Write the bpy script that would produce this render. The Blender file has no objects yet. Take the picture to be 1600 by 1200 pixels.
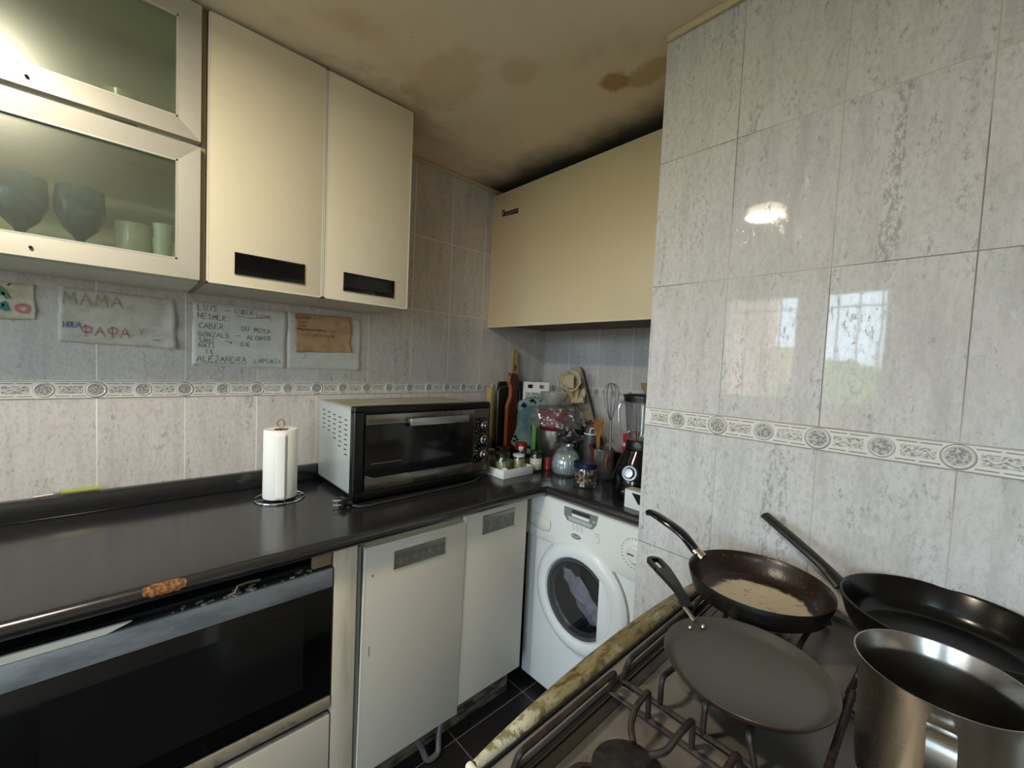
import bpy, bmesh, math, random
from mathutils import Vector, Matrix, noise
random.seed(7)
PI = math.pi
S = bpy.context.scene
COL = S.collection

# ------------------------------------------------------------------ camera
cd = bpy.data.cameras.new('camera'); cam = bpy.data.objects.new('camera', cd); COL.objects.link(cam)
cd.sensor_fit = 'HORIZONTAL'; cd.sensor_width = 36.0; cd.lens = 36.0 * 644.989 / 1600.0
cd.clip_start = .02; cd.clip_end = 200
cam.rotation_mode = 'XYZ'
cam.rotation_euler = (1.52314589, -0.04475690, -0.75099789)
cam.location = (-1.82428, -1.67630, 1.32585)
S.camera = cam

# ------------------------------------------------------------------ world, light, exposure
w = bpy.data.worlds.new('sky'); S.world = w; w.use_nodes = True
wn = w.node_tree; wn.nodes.clear()
wo = wn.nodes.new('ShaderNodeOutputWorld'); wb = wn.nodes.new('ShaderNodeBackground')
wb.inputs[1].default_value = 20.0
wg = wn.nodes.new('ShaderNodeTexCoord'); wsx = wn.nodes.new('ShaderNodeSeparateXYZ'); wr = wn.nodes.new('ShaderNodeValToRGB')
wn.links.new(wg.outputs['Generated'], wsx.inputs[0]); wn.links.new(wsx.outputs[2], wr.inputs[0]); wn.links.new(wr.outputs[0], wb.inputs[0])
wr.color_ramp.elements[0].position = 0.0; wr.color_ramp.elements[0].color = (.16, .16, .15, 1)      # ground outside
wr.color_ramp.elements[1].position = .04; wr.color_ramp.elements[1].color = (.66, .84, 1.0, 1)      # overcast sky
wn.links.new(wb.outputs[0], wo.inputs[0])
def portal(loc, rot, sx, sy):
    l = bpy.data.lights.new('sky_portal', 'AREA'); l.shape = 'RECTANGLE'; l.size = sx; l.size_y = sy
    l.cycles.is_portal = True
    o = bpy.data.objects.new('sky_portal', l); COL.objects.link(o); o.location = loc; o.rotation_euler = rot
portal((-3.66, -.80, 1.56), (0, -PI / 2, 0), .9, 1.14)
portal((-3.66, -2.36, 1.05), (0, -PI / 2, 0), 2.05, .74)  # portal for the added glazed door
LAMP_E = 14.0
def ceiling_spot():
    l = bpy.data.lights.new('ceiling_bulb', 'AREA'); l.shape = 'DISK'; l.size = .17; l.energy = 20; l.color = (1, .87, .66)
    o = bpy.data.objects.new('ceiling_bulb', l); COL.objects.link(o); o.location = (-2.17, -.94, 2.165)
ceiling_spot()
S.view_settings.view_transform = 'Standard'; S.view_settings.look = 'None'
S.view_settings.gamma = 1; S.view_settings.use_curve_mapping = False
S.view_settings.exposure = -0.12
S.cycles.max_bounces = 12; S.cycles.transparent_max_bounces = 24; S.cycles.transmission_bounces = 10

# ------------------------------------------------------------------ materials
def lin(h):
    if isinstance(h, str):
        h = h.lstrip('#'); c = [int(h[i:i + 2], 16) / 255 for i in (0, 2, 4)]
        return tuple(((x + .055) / 1.055) ** 2.4 if x > .04045 else x / 12.92 for x in c) + (1,)
    return tuple(h) + (1,) if len(h) == 3 else tuple(h)
class NT:
    def __init__(s, name):
        s.m = bpy.data.materials.new(name); s.m.use_nodes = True; s.t = s.m.node_tree; s.t.nodes.clear()
        s.out = s.n('ShaderNodeOutputMaterial')
    def n(s, typ, **kw):
        x = s.t.nodes.new(typ)
        for k, v in kw.items(): setattr(x, k, v)
        return x
    def set(s, sock, v):
        if isinstance(v, bpy.types.NodeSocket): s.t.links.new(v, sock)
        else: sock.default_value = v
    def math(s, op, a, b=0.0, c=None):
        x = s.n('ShaderNodeMath', operation=op); s.set(x.inputs[0], a); s.set(x.inputs[1], b)
        if c is not None: s.set(x.inputs[2], c)
        return x.outputs[0]
    def mix(s, f, a, b, blend='MIX'):
        x = s.n('ShaderNodeMix', data_type='RGBA', blend_type=blend)
        s.set(x.inputs[0], f); s.set(x.inputs[6], a); s.set(x.inputs[7], b); return x.outputs[2]
    def pos(s, obj=False):
        if obj: return s.n('ShaderNodeTexCoord').outputs['Object']
        return s.n('ShaderNodeNewGeometry').outputs['Position']
    def noise(s, vec, scale, detail=4, rough=.5, stretch=None, col=False):
        if stretch:
            mp = s.n('ShaderNodeMapping'); s.set(mp.inputs[0], vec); mp.inputs['Scale'].default_value = stretch; vec = mp.outputs[0]
        x = s.n('ShaderNodeTexNoise'); s.set(x.inputs['Vector'], vec)
        x.inputs['Scale'].default_value = scale; x.inputs['Detail'].default_value = detail; x.inputs['Roughness'].default_value = rough
        return x.outputs[1 if col else 0]
    def ramp(s, f, stops):
        x = s.n('ShaderNodeValToRGB'); s.set(x.inputs[0], f); e = x.color_ramp.elements
        while len(e) < len(stops): e.new(.5)
        for k, (p, c) in zip(e, stops): k.position = p; k.color = c if len(c) == 4 else lin(c)
        return x.outputs[0]
    def step(s, v, a, b):
        x = s.n('ShaderNodeMapRange', interpolation_type='SMOOTHSTEP'); s.set(x.inputs[0], v)
        x.inputs[1].default_value = a; x.inputs[2].default_value = b; return x.outputs[0]
    def bsdf(s, **kw):
        b = s.n('ShaderNodeBsdfPrincipled')
        for k, v in kw.items(): s.set(b.inputs[k.replace('_', ' ')], v)
        return b
    def bump(s, b, h, strength=.3, dist=.001):
        x = s.n('ShaderNodeBump'); x.inputs['Strength'].default_value = strength; x.inputs['Distance'].default_value = dist
        s.set(x.inputs['Height'], h); s.t.links.new(x.outputs[0], b.inputs['Normal'])
    def done(s, sh):
        s.t.links.new(sh.outputs[0] if hasattr(sh, 'outputs') else sh, s.out.inputs[0]); return s.m
def mat(name, col, rough=.5, metal=0, var=0, vs=20, stretch=None, bump=0, bs=60, bd=.001, spec=.5, coat=0, var_col=None, thr=(.4, .7), rvar=0, obj=False):
    t = NT(name); c = lin(col); p = t.pos(obj)
    cc = c
    if var_col is not None:
        cc = t.mix(t.step(t.noise(p, vs, 6, .6, stretch), *thr), c, lin(var_col))
    if var:
        f = t.noise(p, vs, 5, .6, stretch)
        d = tuple(x * (1 - var) for x in c[:3]) + (1,)
        cc = t.mix(f, cc, t.mix(1.0, cc, (1 - var, 1 - var, 1 - var, 1), 'MULTIPLY'))
    b = t.bsdf(Base_Color=cc, Roughness=rough, Metallic=metal, Specular_IOR_Level=spec, Coat_Weight=coat, Coat_Roughness=.08)
    if rvar: t.set(b.inputs['Roughness'], t.math('ADD', rough - rvar / 2, t.math('MULTIPLY', t.noise(p, 12, 5, .6), rvar)))
    if bump: t.bump(b, t.noise(p, bs, 4, .6, stretch), bump, bd)
    return t.done(b)
def thin_glass(name, tint=(.95, .97, .97), gloss=.12, rough=.03, diff=0, dcol=(.8, .8, .8)):
    t = NT(name)
    tr = t.n('ShaderNodeBsdfTransparent'); tr.inputs[0].default_value = lin(tint)
    gl = t.n('ShaderNodeBsdfGlossy'); gl.inputs['Roughness'].default_value = rough
    fr = t.n('ShaderNodeLayerWeight'); fr.inputs[0].default_value = .35
    f = t.math('MINIMUM', t.math('ADD', t.math('MULTIPLY', fr.outputs['Facing'], .55), gloss * .4), 1.0)
    mx = t.n('ShaderNodeMixShader'); t.set(mx.inputs[0], f); t.t.links.new(tr.outputs[0], mx.inputs[1]); t.t.links.new(gl.outputs[0], mx.inputs[2])
    if diff:
        df = t.n('ShaderNodeBsdfDiffuse'); df.inputs[0].default_value = lin(dcol)
        m2 = t.n('ShaderNodeMixShader'); m2.inputs[0].default_value = diff
        t.t.links.new(mx.outputs[0], m2.inputs[1]); t.t.links.new(df.outputs[0], m2.inputs[2]); mx = m2
    return t.done(mx)

ZF, FH, TH, TW = 1.20, .02433, .32943, .20
CEIL = 2.217; PX = -.76716; PY = -1.0969
def tile_mat(name, axis, u0, base='#cfccc9', grout='#dcd8cf', groutd='#8f877c', gw=.0007):
    t = NT(name); p = t.pos(); sx = t.n('ShaderNodeSeparateXYZ'); t.set(sx.inputs[0], p)
    u = sx.outputs[axis]; z = sx.outputs[2]
    uu = t.math('DIVIDE', t.math('SUBTRACT', u, u0), TW)
    vv = t.math('DIVIDE', t.math('SUBTRACT', t.math('ABSOLUTE', t.math('SUBTRACT', z, ZF)), FH), TH)
    def dist(a, s):
        fr = t.math('FRACT', t.math('ADD', a, .5)); return t.math('MULTIPLY', t.math('ABSOLUTE', t.math('SUBTRACT', fr, .5)), s)
    dm = t.math('MINIMUM', dist(uu, TW), dist(vv, TH))
    g = t.math('SUBTRACT', 1.0, t.step(dm, gw, gw + .0006))
    # tile id tone
    cv = t.n('ShaderNodeCombineXYZ'); t.set(cv.inputs[0], t.math('FLOOR', uu)); t.set(cv.inputs[1], t.math('FLOOR', vv)); t.set(cv.inputs[2], t.math('GREATER_THAN', z, ZF))
    wn_ = t.n('ShaderNodeTexWhiteNoise'); t.set(wn_.inputs['Vector'], cv.outputs[0])
    # each tile samples its own part of the marbling
    add = t.n('ShaderNodeVectorMath', operation='ADD'); t.set(add.inputs[0], p)
    sc = t.n('ShaderNodeVectorMath', operation='SCALE'); t.set(sc.inputs[0], wn_.outputs['Color']); sc.inputs['Scale'].default_value = 7.0
    t.set(add.inputs[1], sc.outputs[0]); q = add.outputs[0]
    streak = t.noise(q, 30, 5, .6, (1, 1, .13))
    soft = t.noise(q, 9, 4, .6, (1, 1, .4))
    speck = t.noise(q, 120, 5, .8, (1, 1, .50))
    blot = t.noise(q, 38, 6, .75, (1, 1, .30))
    c0 = lin(base)
    c = t.mix(t.math('MULTIPLY', t.step(streak, .42, .72), .55), c0, lin('#b9b5b3'))
    c = t.mix(t.math('MULTIPLY', t.step(soft, .45, .75), .45), c, lin('#dedad3'))
    c = t.mix(t.math('MULTIPLY', t.step(speck, .44, .60), .22), c, lin('#8f8b8a'))
    mask = t.math('MULTIPLY', t.step(speck, .535, .60), t.step(blot, .50, .60))
    c = t.mix(t.math('MULTIPLY', mask, .55), c, lin('#8b8887'))
    line = t.math('MULTIPLY', t.step(t.noise(q, 20, 3, .5, (1, 1, .07)), .62, .66), t.step(speck, .46, .58))
    c = t.mix(t.math('MULTIPLY', line, .55), c, lin('#908c8b'))
    c = t.mix(t.math('MULTIPLY', wn_.outputs['Value'], .10), c, lin('#b9b4b6'))
    gd = t.step(t.noise(p, 3.0, 3, .5), .42, .6)
    gc = t.mix(gd, lin(grout), lin(groutd))
    c = t.mix(g, c, gc)
    b = t.bsdf(Base_Color=c, Roughness=t.math('ADD', .035, t.math('MULTIPLY', g, .5)), Specular_IOR_Level=.42)
    h = t.math('ADD', t.math('MULTIPLY', g, -1.0), t.math('ADD', t.math('MULTIPLY', mask, -.35), t.math('MULTIPLY', t.noise(p, 14, 2, .5), .25)))
    t.bump(b, h, .35, .0008)
    return t.done(b)
M = {}
M['tile_left'] = tile_mat('glazed_tile_left', 0, -.08598, '#d2cbc6', '#f2eee4', '#e3dccf', .0011)
M['tile_back'] = tile_mat('glazed_tile_back', 1, -.19018, '#cbc4c4', '#f2eee4', '#e3dccf', .0012)
M['tile_pillar'] = tile_mat('glazed_tile_pillar', 1, -1.2904, '#d3d2d1', '#b9b2a6', '#7d746a')
M['frieze_disc'] = mat('frieze_medallion', '#bdbbb6', .25, vs=230, var_col='#848280', thr=(.44, .56), bump=.8, bs=200, bd=.002)
M['frieze'] = mat('frieze_glaze', '#e4e1da', .15, var=.1, vs=60)
M['frieze_grey'] = mat('frieze_relief', '#cfccc5', .25, vs=190, var_col='#928f8b', thr=(.46, .60), bump=.8, bs=170, bd=.002)
M['frieze_dark'] = mat('frieze_line', '#77736d', .3)
def ceiling_mat():
    t = NT('ceiling_paint'); p = t.pos(); c = lin('#ead9c0')
    c = t.mix(t.step(t.noise(p, 2.2, 5, .6), .4, .75), c, lin('#dfcaa9'))
    c = t.mix(t.math('MULTIPLY', t.step(t.noise(p, 3.0, 6, .6), .5, .8), .5), c, lin('#ab8a5c'))
    c = t.mix(t.math('MULTIPLY', t.step(t.noise(p, 55, 3, .5), .74, .78), .7), c, lin('#54412c'))
    # water stain shapes (brown) beside the pillar
    def spot(cx, cy, rx, ry, col, f):
        sp = t.n('ShaderNodeSeparateXYZ'); t.set(sp.inputs[0], p)
        a = t.math('DIVIDE', t.math('SUBTRACT', sp.outputs[0], cx), rx); b_ = t.math('DIVIDE', t.math('SUBTRACT', sp.outputs[1], cy), ry)
        d = t.math('SQRT', t.math('ADD', t.math('MULTIPLY', a, a), t.math('MULTIPLY', b_, b_)))
        d = t.math('ADD', d, t.math('MULTIPLY', t.math('SUBTRACT', t.noise(p, 14, 5, .6), .5), 1.3))
        return t.math('MULTIPLY', t.math('SUBTRACT', 1.0, t.step(d, .6, 1.1)), f), lin(col)
    for a in ((-.715, -.895, .055, .05, '#a8782f', .8), (-.675, -1.0, .05, .10, '#b08a45', .6), (-1.08, -.50, .12, .2, '#bb9a6a', .3), (-.95, -.72, .07, .08, '#b8946a', .3), (-1.2, -.2, .3, .2, '#9a7a52', .35)):
        f, cc = spot(*a); c = t.mix(f, c, cc)
    # dark band on the ceiling above the corner cabinet
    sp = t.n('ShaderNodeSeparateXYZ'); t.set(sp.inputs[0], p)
    back_band = t.math('MULTIPLY', t.step(t.math('ADD', sp.outputs[0], t.math('MULTIPLY', t.noise(p, 6, 4, .6), .16)), -.56, -.33), .90)
    c = t.mix(back_band, c, lin('#2c2724'))
    b = t.bsdf(Base_Color=c, Roughness=.75); t.bump(b, t.noise(p, 25, 5, .6), .25, .004)
    return t.done(b)
M['ceiling'] = ceiling_mat()
M['moulding'] = mat('moulding', '#cdbd9a', .5)
def floor_mat():
    t = NT('floor_tiles'); p = t.pos(); sx = t.n('ShaderNodeSeparateXYZ'); t.set(sx.inputs[0], p)
    def dist(a, o, s):
        fr = t.math('FRACT', t.math('ADD', t.math('DIVIDE', t.math('SUBTRACT', a, o), s), .5)); return t.math('MULTIPLY', t.math('ABSOLUTE', t.math('SUBTRACT', fr, .5)), s)
    d = t.math('MINIMUM', dist(sx.outputs[0], -.977, .33), dist(sx.outputs[1], -.565, .33))
    g = t.math('SUBTRACT', 1.0, t.step(d, .0010, .002))
    c = t.mix(t.noise(p, 9, 5, .7), lin('#151416'), lin('#2a2728'))
    c = t.mix(t.math('MULTIPLY', t.step(t.noise(p, 60, 4, .6), .66, .74), .5), c, lin('#6c665e'))
    c = t.mix(g, c, lin('#777370'))
    return t.done(t.bsdf(Base_Color=c, Roughness=.32))
M['floor'] = floor_mat()
M['plaster'] = mat('plaster', '#b3aa9c', .8)
M['cream'] = mat('cream_laminate', '#e9e0c6', .42, var=.03, vs=4)
M['cream_back'] = mat('cream_laminate_corner', '#ecd6b2', .38, var_col='#e3d3ae', vs=2.4)
M['cream_edge'] = mat('cream_edge', '#eeeadb', .4)
M['gray_door'] = mat('white_laminate_door', '#d2c9b9', .42, var=.05, vs=5)
M['carcass'] = mat('carcass_board', '#cfc4ad', .55, var=.12, vs=10)
M['underside'] = mat('cabinet_underside', '#bdb5a8', .6, var=.1, vs=14)
M['chipboard'] = mat('chipboard', '#8d7a68', .8, vs=150, var_col='#4a3a30', thr=(.45, .6))
M['rawchip'] = mat('raw_chipboard', '#96683a', .9, vs=140, var_col='#5a3618', thr=(.42, .6), bump=.8, bs=120, bd=.003)
M['black_plastic'] = mat('black_plastic', '#0d0c0c', .35)
M['black_gloss'] = mat('black_gloss', '#08080a', .12, spec=.6)
M['black_matte'] = mat('black_matte', '#141313', .55, rvar=.2)
M['void'] = mat('dark_recess', '#0a0908', .9)
M['alu'] = mat('brushed_aluminium', '#c9c8bf', .38, metal=.45, var=.08, vs=8, stretch=(1, 1, 12))
M['alu_line'] = mat('aluminium_bead', '#d9dcd4', .3, metal=.4)
M['steel'] = mat('brushed_steel', '#a9a49b', .27, metal=1, var=.16, vs=5, stretch=(1, 1, 9), rvar=.12)
M['steel_dull'] = mat('dull_steel', '#94918c', .42, metal=.85, var=.2, vs=9, rvar=.15)
M['chrome'] = mat('chrome', '#d6d6d6', .12, metal=1)
M['white_enamel'] = mat('white_enamel', '#e4e6e6', .28, var=.02, vs=4)
M['white_plastic'] = mat('white_plastic', '#e2e2dd', .35)
M['grey_plastic'] = mat('grey_plastic', '#7c7d7b', .4)
M['lightgrey'] = mat('light_grey_plastic', '#b7b8b4', .4)
M['paper_towel'] = mat('paper_towel', '#f2f0ea', .9, bump=.6, bs=230, bd=.002)
M['card'] = mat('cardboard_core', '#8b6b4a', .9)
M['ink'] = mat('ink', '#33302e', .7)
M['rubber'] = mat('rubber', '#2b2a2a', .6)
def counter_mat():
    t = NT('black_worktop'); p = t.pos()
    c = t.mix(t.noise(p, 5, 5, .6, (1, 6, 1)), lin('#1b1b1e'), lin('#2a292b'))
    c = t.mix(t.math('MULTIPLY', t.step(t.noise(p, 160, 2, .5), .70, .76), .35), c, lin('#5a5652'))
    r = t.math('ADD', .10, t.math('MULTIPLY', t.noise(p, 7, 6, .6, (1, 5, 1)), .16))
    b = t.bsdf(Base_Color=c, Roughness=r, Specular_IOR_Level=1.0)
    t.bump(b, t.noise(p, 16, 4, .6, (.35, 2.2, 1)), .12, .0015)
    return t.done(b)
M['counter'] = counter_mat()
M['oven_glass'] = mat('oven_glass', '#060607', .1, spec=.55)
M['oven_window'] = mat('oven_window', '#151415', .14, spec=.5)
M['stove_steel'] = mat('stove_steel', '#8d8782', .34, metal=.45, var_col='#6b645d', vs=7, rvar=.2, thr=(.35, .75))
def trim_mat():
    t = NT('greasy_trim'); p = t.pos()
    sx = t.n('ShaderNodeSeparateXYZ'); t.set(sx.inputs[0], p)
    c = t.mix(t.step(t.noise(p, 22, 6, .7), .35, .65), lin('#989067'), lin('#7d7148'))
    c = t.mix(t.math('MULTIPLY', t.step(t.noise(p, 90, 5, .7, (.35, 1, 1)), .46, .60), .85), c, lin('#54431f'))
    c = t.mix(t.math('MULTIPLY', t.step(t.noise(p, 34, 5, .7, (.4, 1, 1)), .56, .68), .5), c, lin('#b9bfa2'))
    f = t.step(t.math('ADD', sx.outputs[0], t.math('MULTIPLY', t.math('SUBTRACT', t.noise(p, 25, 5, .7), .5), .12)), -1.38, -1.47)
    c = t.mix(t.math('MULTIPLY', f, .85), c, t.mix(t.step(t.noise(p, 60, 4, .6), .5, .6), lin('#dcdcc6'), lin('#8d8562')))
    b = t.bsdf(Base_Color=c, Roughness=.38, Specular_IOR_Level=.6, Metallic=.25); t.bump(b, t.noise(p, 120, 6, .7), .7, .003)
    return t.done(b)
M['trim'] = trim_mat()
M['iron'] = mat('cast_grate', '#1c1716', .5, var_col='#3a2a24', vs=70, bump=.5, bs=150, bd=.001)
M['burner'] = mat('burner_cap', '#0e0d0d', .6, var_col='#242120', vs=90, bump=.4, bs=140)
M['pan_black'] = mat('nonstick_black', '#080909', .2, spec=.4)
M['pan_out'] = mat('pan_outside', '#0e0c0a', .4, var_col='#1e1812', vs=50, thr=(.5, .7))
M['crepe_in'] = mat('nonstick_grey', '#504e49', .33, metal=.35, var=.06, vs=15)
M['crepe_out'] = mat('crepe_outside', '#2c211c', .3, var_col='#53301f', vs=30)
M['brass'] = mat('brass_ferrule', '#b3ab98', .3, metal=1)
M['brown_side'] = mat('burnt_enamel', '#22140f', .30, vs=130, var_col='#6b584a', thr=(.60, .72), bump=.4, bs=150, bd=.001)
def worn_mat():
    t = NT('worn_pan_floor'); p = t.pos(); sx = t.n('ShaderNodeSeparateXYZ'); t.set(sx.inputs[0], p)
    a = t.math('SUBTRACT', sx.outputs[0], -.975); b_ = t.math('SUBTRACT', sx.outputs[1], -1.462)
    d = t.math('SQRT', t.math('ADD', t.math('MULTIPLY', a, a), t.math('MULTIPLY', b_, b_)))
    d = t.math('ADD', d, t.math('MULTIPLY', t.math('SUBTRACT', t.noise(p, 28, 6, .7), .5), .045))
    f = t.math('SUBTRACT', 1.0, t.step(d, .072, .082))
    c = t.mix(t.noise(p, 14, 5, .6), lin('#d0c3a6'), lin('#b3a486'))
    c = t.mix(t.math('MULTIPLY', t.step(t.noise(p, 50, 5, .7), .58, .68), .6), c, lin('#5a4433'))
    c = t.mix(f, lin('#22120b'), c)
    return t.done(t.bsdf(Base_Color=c, Roughness=.33, Metallic=t.math('MULTIPLY', f, .2)))
M['worn'] = worn_mat()
M['glass'] = thin_glass('clear_glass')
M['glass_blend'] = thin_glass('jug_glass', (.93, .93, .92), .25)
M['bag'] = thin_glass('clear_film', (.93, .90, .89), .22, .18, .07, (.75, .68, .66))
M['blue_glass'] = mat('blue_glass', '#1b4150', .15, spec=.5, coat=.2, vs=30, var_col='#35606e')
def frost_mat():
    t = NT('frosted_door_glass')
    tr = t.n('ShaderNodeBsdfTransparent'); tr.inputs[0].default_value = (.80, .86, .81, 1)
    rf = t.bsdf(Base_Color=(.86, .92, .87, 1), Roughness=.16, IOR=1.08); rf.inputs['Transmission Weight'].default_value = 1
    gl = t.n('ShaderNodeBsdfGlossy'); gl.inputs['Roughness'].default_value = .28; gl.inputs[0].default_value = (.9, .93, .88, 1)
    df = t.n('ShaderNodeBsdfDiffuse'); df.inputs[0].default_value = lin('#aeb3a4')
    m1 = t.n('ShaderNodeMixShader'); m1.inputs[0].default_value = .25; t.t.links.new(tr.outputs[0], m1.inputs[1]); t.t.links.new(rf.outputs[0], m1.inputs[2])
    m2 = t.n('ShaderNodeMixShader'); m2.inputs[0].default_value = .03; t.t.links.new(m1.outputs[0], m2.inputs[1]); t.t.links.new(df.outputs[0], m2.inputs[2])
    m3 = t.n('ShaderNodeMixShader'); m3.inputs[0].default_value = .08; t.t.links.new(m2.outputs[0], m3.inputs[1]); t.t.links.new(gl.outputs[0], m3.inputs[2])
    return t.done(m3)
M['frost'] = frost_mat()
def paper(name, col, var_col=None, tr=.12, **k):
    t = NT(name); p = t.pos(); c = lin(col)
    if var_col: c = t.mix(t.step(t.noise(p, 22, 5, .6), .4, .7), c, lin(var_col))
    b = t.bsdf(Base_Color=c, Roughness=.7); t.bump(b, t.noise(p, 45, 4, .6), .25, .002)
    x = t.n('ShaderNodeBsdfTransparent'); m = t.n('ShaderNodeMixShader'); m.inputs[0].default_value = tr
    t.t.links.new(b.outputs[0], m.inputs[1]); t.t.links.new(x.outputs[0], m.inputs[2]); return t.done(m)

# ------------------------------------------------------------------ mesh helpers
W = {}
def wm(o): return W.get(o.name, Matrix.Identity(4)) if o else Matrix.Identity(4)
class MB:
    def __init__(s, *_): s.b = bmesh.new(); s.mi = 0
    def _post(s, vs, mtx=None, bev=0, seg=2):
        if mtx is not None: bmesh.ops.transform(s.b, matrix=mtx, verts=vs)
    def box(s, x0, x1, y0, y1, z0, z1, bev=0, seg=2, mtx=None):
        if x0 > x1: x0, x1 = x1, x0
        if y0 > y1: y0, y1 = y1, y0
        if z0 > z1: z0, z1 = z1, z0
        r = bmesh.ops.create_cube(s.b, size=1); vs = r['verts']
        for v in vs: v.co = Vector(((v.co.x + .5) * (x1 - x0) + x0, (v.co.y + .5) * (y1 - y0) + y0, (v.co.z + .5) * (z1 - z0) + z0))
        if bev:
            es = list({e for v in vs for e in v.link_edges})
            rr = bmesh.ops.bevel(s.b, geom=es, offset=bev, segments=seg, affect='EDGES', profile=.5)
            vs = list({v for f in rr['faces'] for v in f.verts} | {v for v in vs if v.is_valid})
        if mtx is not None: bmesh.ops.transform(s.b, matrix=mtx, verts=vs)
        return s
    def lathe(s, prof, c=(0, 0, 0), axis=(0, 0, 1), seg=48, mod=None, mtx=None):
        q = Vector((0, 0, 1)).rotation_difference(Vector(axis)).to_matrix()
        rings = []; c = Vector(c); allv = []
        for (r, z) in prof:
            if r < 1e-6:
                v = s.b.verts.new(c + q @ Vector((0, 0, z))); rings.append([v]); allv.append(v)
            else:
                ring = []
                for i in range(seg):
                    a = 2 * PI * i / seg; rr = r * (mod(a, z) if mod else 1)
                    ring.append(s.b.verts.new(c + q @ Vector((rr * math.cos(a), rr * math.sin(a), z))))
                rings.append(ring); allv += ring
        for A, B in zip(rings, rings[1:]):
            if len(A) == 1 and len(B) == 1: continue
            for i in range(seg):
                j = (i + 1) % seg
                if len(A) == 1: f = (A[0], B[j], B[i])
                elif len(B) == 1: f = (A[i], A[j], B[0])
                else: f = (A[i], A[j], B[j], B[i])
                try: s.b.faces.new(f)
                except ValueError: pass
        if mtx is not None: bmesh.ops.transform(s.b, matrix=mtx, verts=allv)
        return s
    def cyl(s, c, r, h, axis=(0, 0, 1), seg=32, bev=0, r2=None):
        r2 = r if r2 is None else r2
        if bev: pr = [(0, 0), (r - bev, 0), (r, bev), (r2, h - bev), (r2 - bev, h), (0, h)]
        else: pr = [(0, 0), (r, 0), (r2, h), (0, h)]
        return s.lathe(pr, c, axis, seg)
    def tube(s, pts, r, seg=10, closed=False, flat=1.0, up=(0, 0, 1)):
        pts = [Vector(p) for p in pts]; n = len(pts); rings = []
        rad = r if callable(r) else (lambda t: r)
        prevu = None
        for i, p in enumerate(pts):
            if closed: d = pts[(i + 1) % n] - pts[i - 1]
            else: d = pts[min(i + 1, n - 1)] - pts[max(i - 1, 0)]
            if d.length < 1e-9: d = Vector((0, 0, 1))
            d.normalize()
            ref = Vector(up) if abs(d.dot(Vector(up))) < .95 else Vector((1, 0, 0))
            if prevu is not None and abs(d.dot(prevu)) < .9: ref = prevu
            sd = d.cross(ref).normalized(); u = sd.cross(d).normalized(); prevu = u
            rr = rad(i / max(1, n - 1)); ra, rb = (rr if isinstance(rr, tuple) else (rr, rr * flat))
            rings.append([s.b.verts.new(p + sd * ra * math.cos(2 * PI * k / seg) + u * rb * math.sin(2 * PI * k / seg)) for k in range(seg)])
        m = n if closed else n - 1
        for i in range(m):
            A, B = rings[i], rings[(i + 1) % n]
            for k in range(seg):
                l = (k + 1) % seg; s.b.faces.new((A[k], A[l], B[l], B[k]))
        if not closed:
            s.b.faces.new(rings[0][::-1]); s.b.faces.new(rings[-1])
        return s
    def prism(s, poly, d0, d1, fn, bev=0):
        """poly in (u,v), extruded d0..d1, fn(u,v,d)->world"""
        A = [s.b.verts.new(fn(u, v, d0)) for u, v in poly]; B = [s.b.verts.new(fn(u, v, d1)) for u, v in poly]
        f1 = s.b.faces.new(A[::-1]); f2 = s.b.faces.new(B); n = len(poly)
        for i in range(n): s.b.faces.new((A[i], A[(i + 1) % n], B[(i + 1) % n], B[i]))
        if bev:
            es = [e for e in f2.edges]
            bmesh.ops.bevel(s.b, geom=es, offset=bev, segments=2, affect='EDGES', profile=.5)
        return s
    def grid(s, nu, nv, fn, close_u=False):
        g = [[s.b.verts.new(fn(i / (nu - (0 if close_u else 1)), j / (nv - 1))) for j in range(nv)] for i in range(nu)]
        for i in range(nu if close_u else nu - 1):
            for j in range(nv - 1):
                k = (i + 1) % nu
                s.b.faces.new((g[i][j], g[k][j], g[k][j + 1], g[i][j + 1]))
        return s
    def ribbon(s, pts, w, fn, d=.0006):
        """flat pen stroke through (u,v) points on a surface"""
        P = [Vector(p) for p in pts]
        L_, R_ = [], []
        for i, p in enumerate(P):
            t = (P[min(i + 1, len(P) - 1)] - P[max(i - 1, 0)])
            if t.length < 1e-9: t = Vector((1, 0))
            t.normalize(); nn = Vector((-t.y, t.x)) * w / 2
            L_.append(s.b.verts.new(fn(p.x + nn.x, p.y + nn.y, d))); R_.append(s.b.verts.new(fn(p.x - nn.x, p.y - nn.y, d)))
        for i in range(len(P) - 1): s.b.faces.new((R_[i], R_[i + 1], L_[i + 1], L_[i]))
        return s
    def build(s, name, m, parent=None, smooth=35, local=False, solid=0, sub=0):
        bm = s.b
        bmesh.ops.recalc_face_normals(bm, faces=bm.faces)
        me = bpy.data.meshes.new(name)
        o = bpy.data.objects.new(name, me)
        if parent is not None:
            if not local: bmesh.ops.transform(bm, matrix=wm(parent).inverted(), verts=bm.verts)
        if smooth:
            for f in bm.faces: f.smooth = True
            for e in bm.edges:
                if len(e.link_faces) == 2 and e.calc_face_angle(0) > math.radians(smooth): e.smooth = False
        bm.to_mesh(me); bm.free(); me.materials.append(m)
        COL.objects.link(o)
        if parent is not None: o.parent = parent; W[o.name] = wm(parent)
        if solid:
            md = o.modifiers.new('solid', 'SOLIDIFY'); md.thickness = solid; md.offset = 0
        if sub:
            md = o.modifiers.new('sub', 'SUBSURF'); md.levels = sub; md.render_levels = sub
        return o
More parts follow.
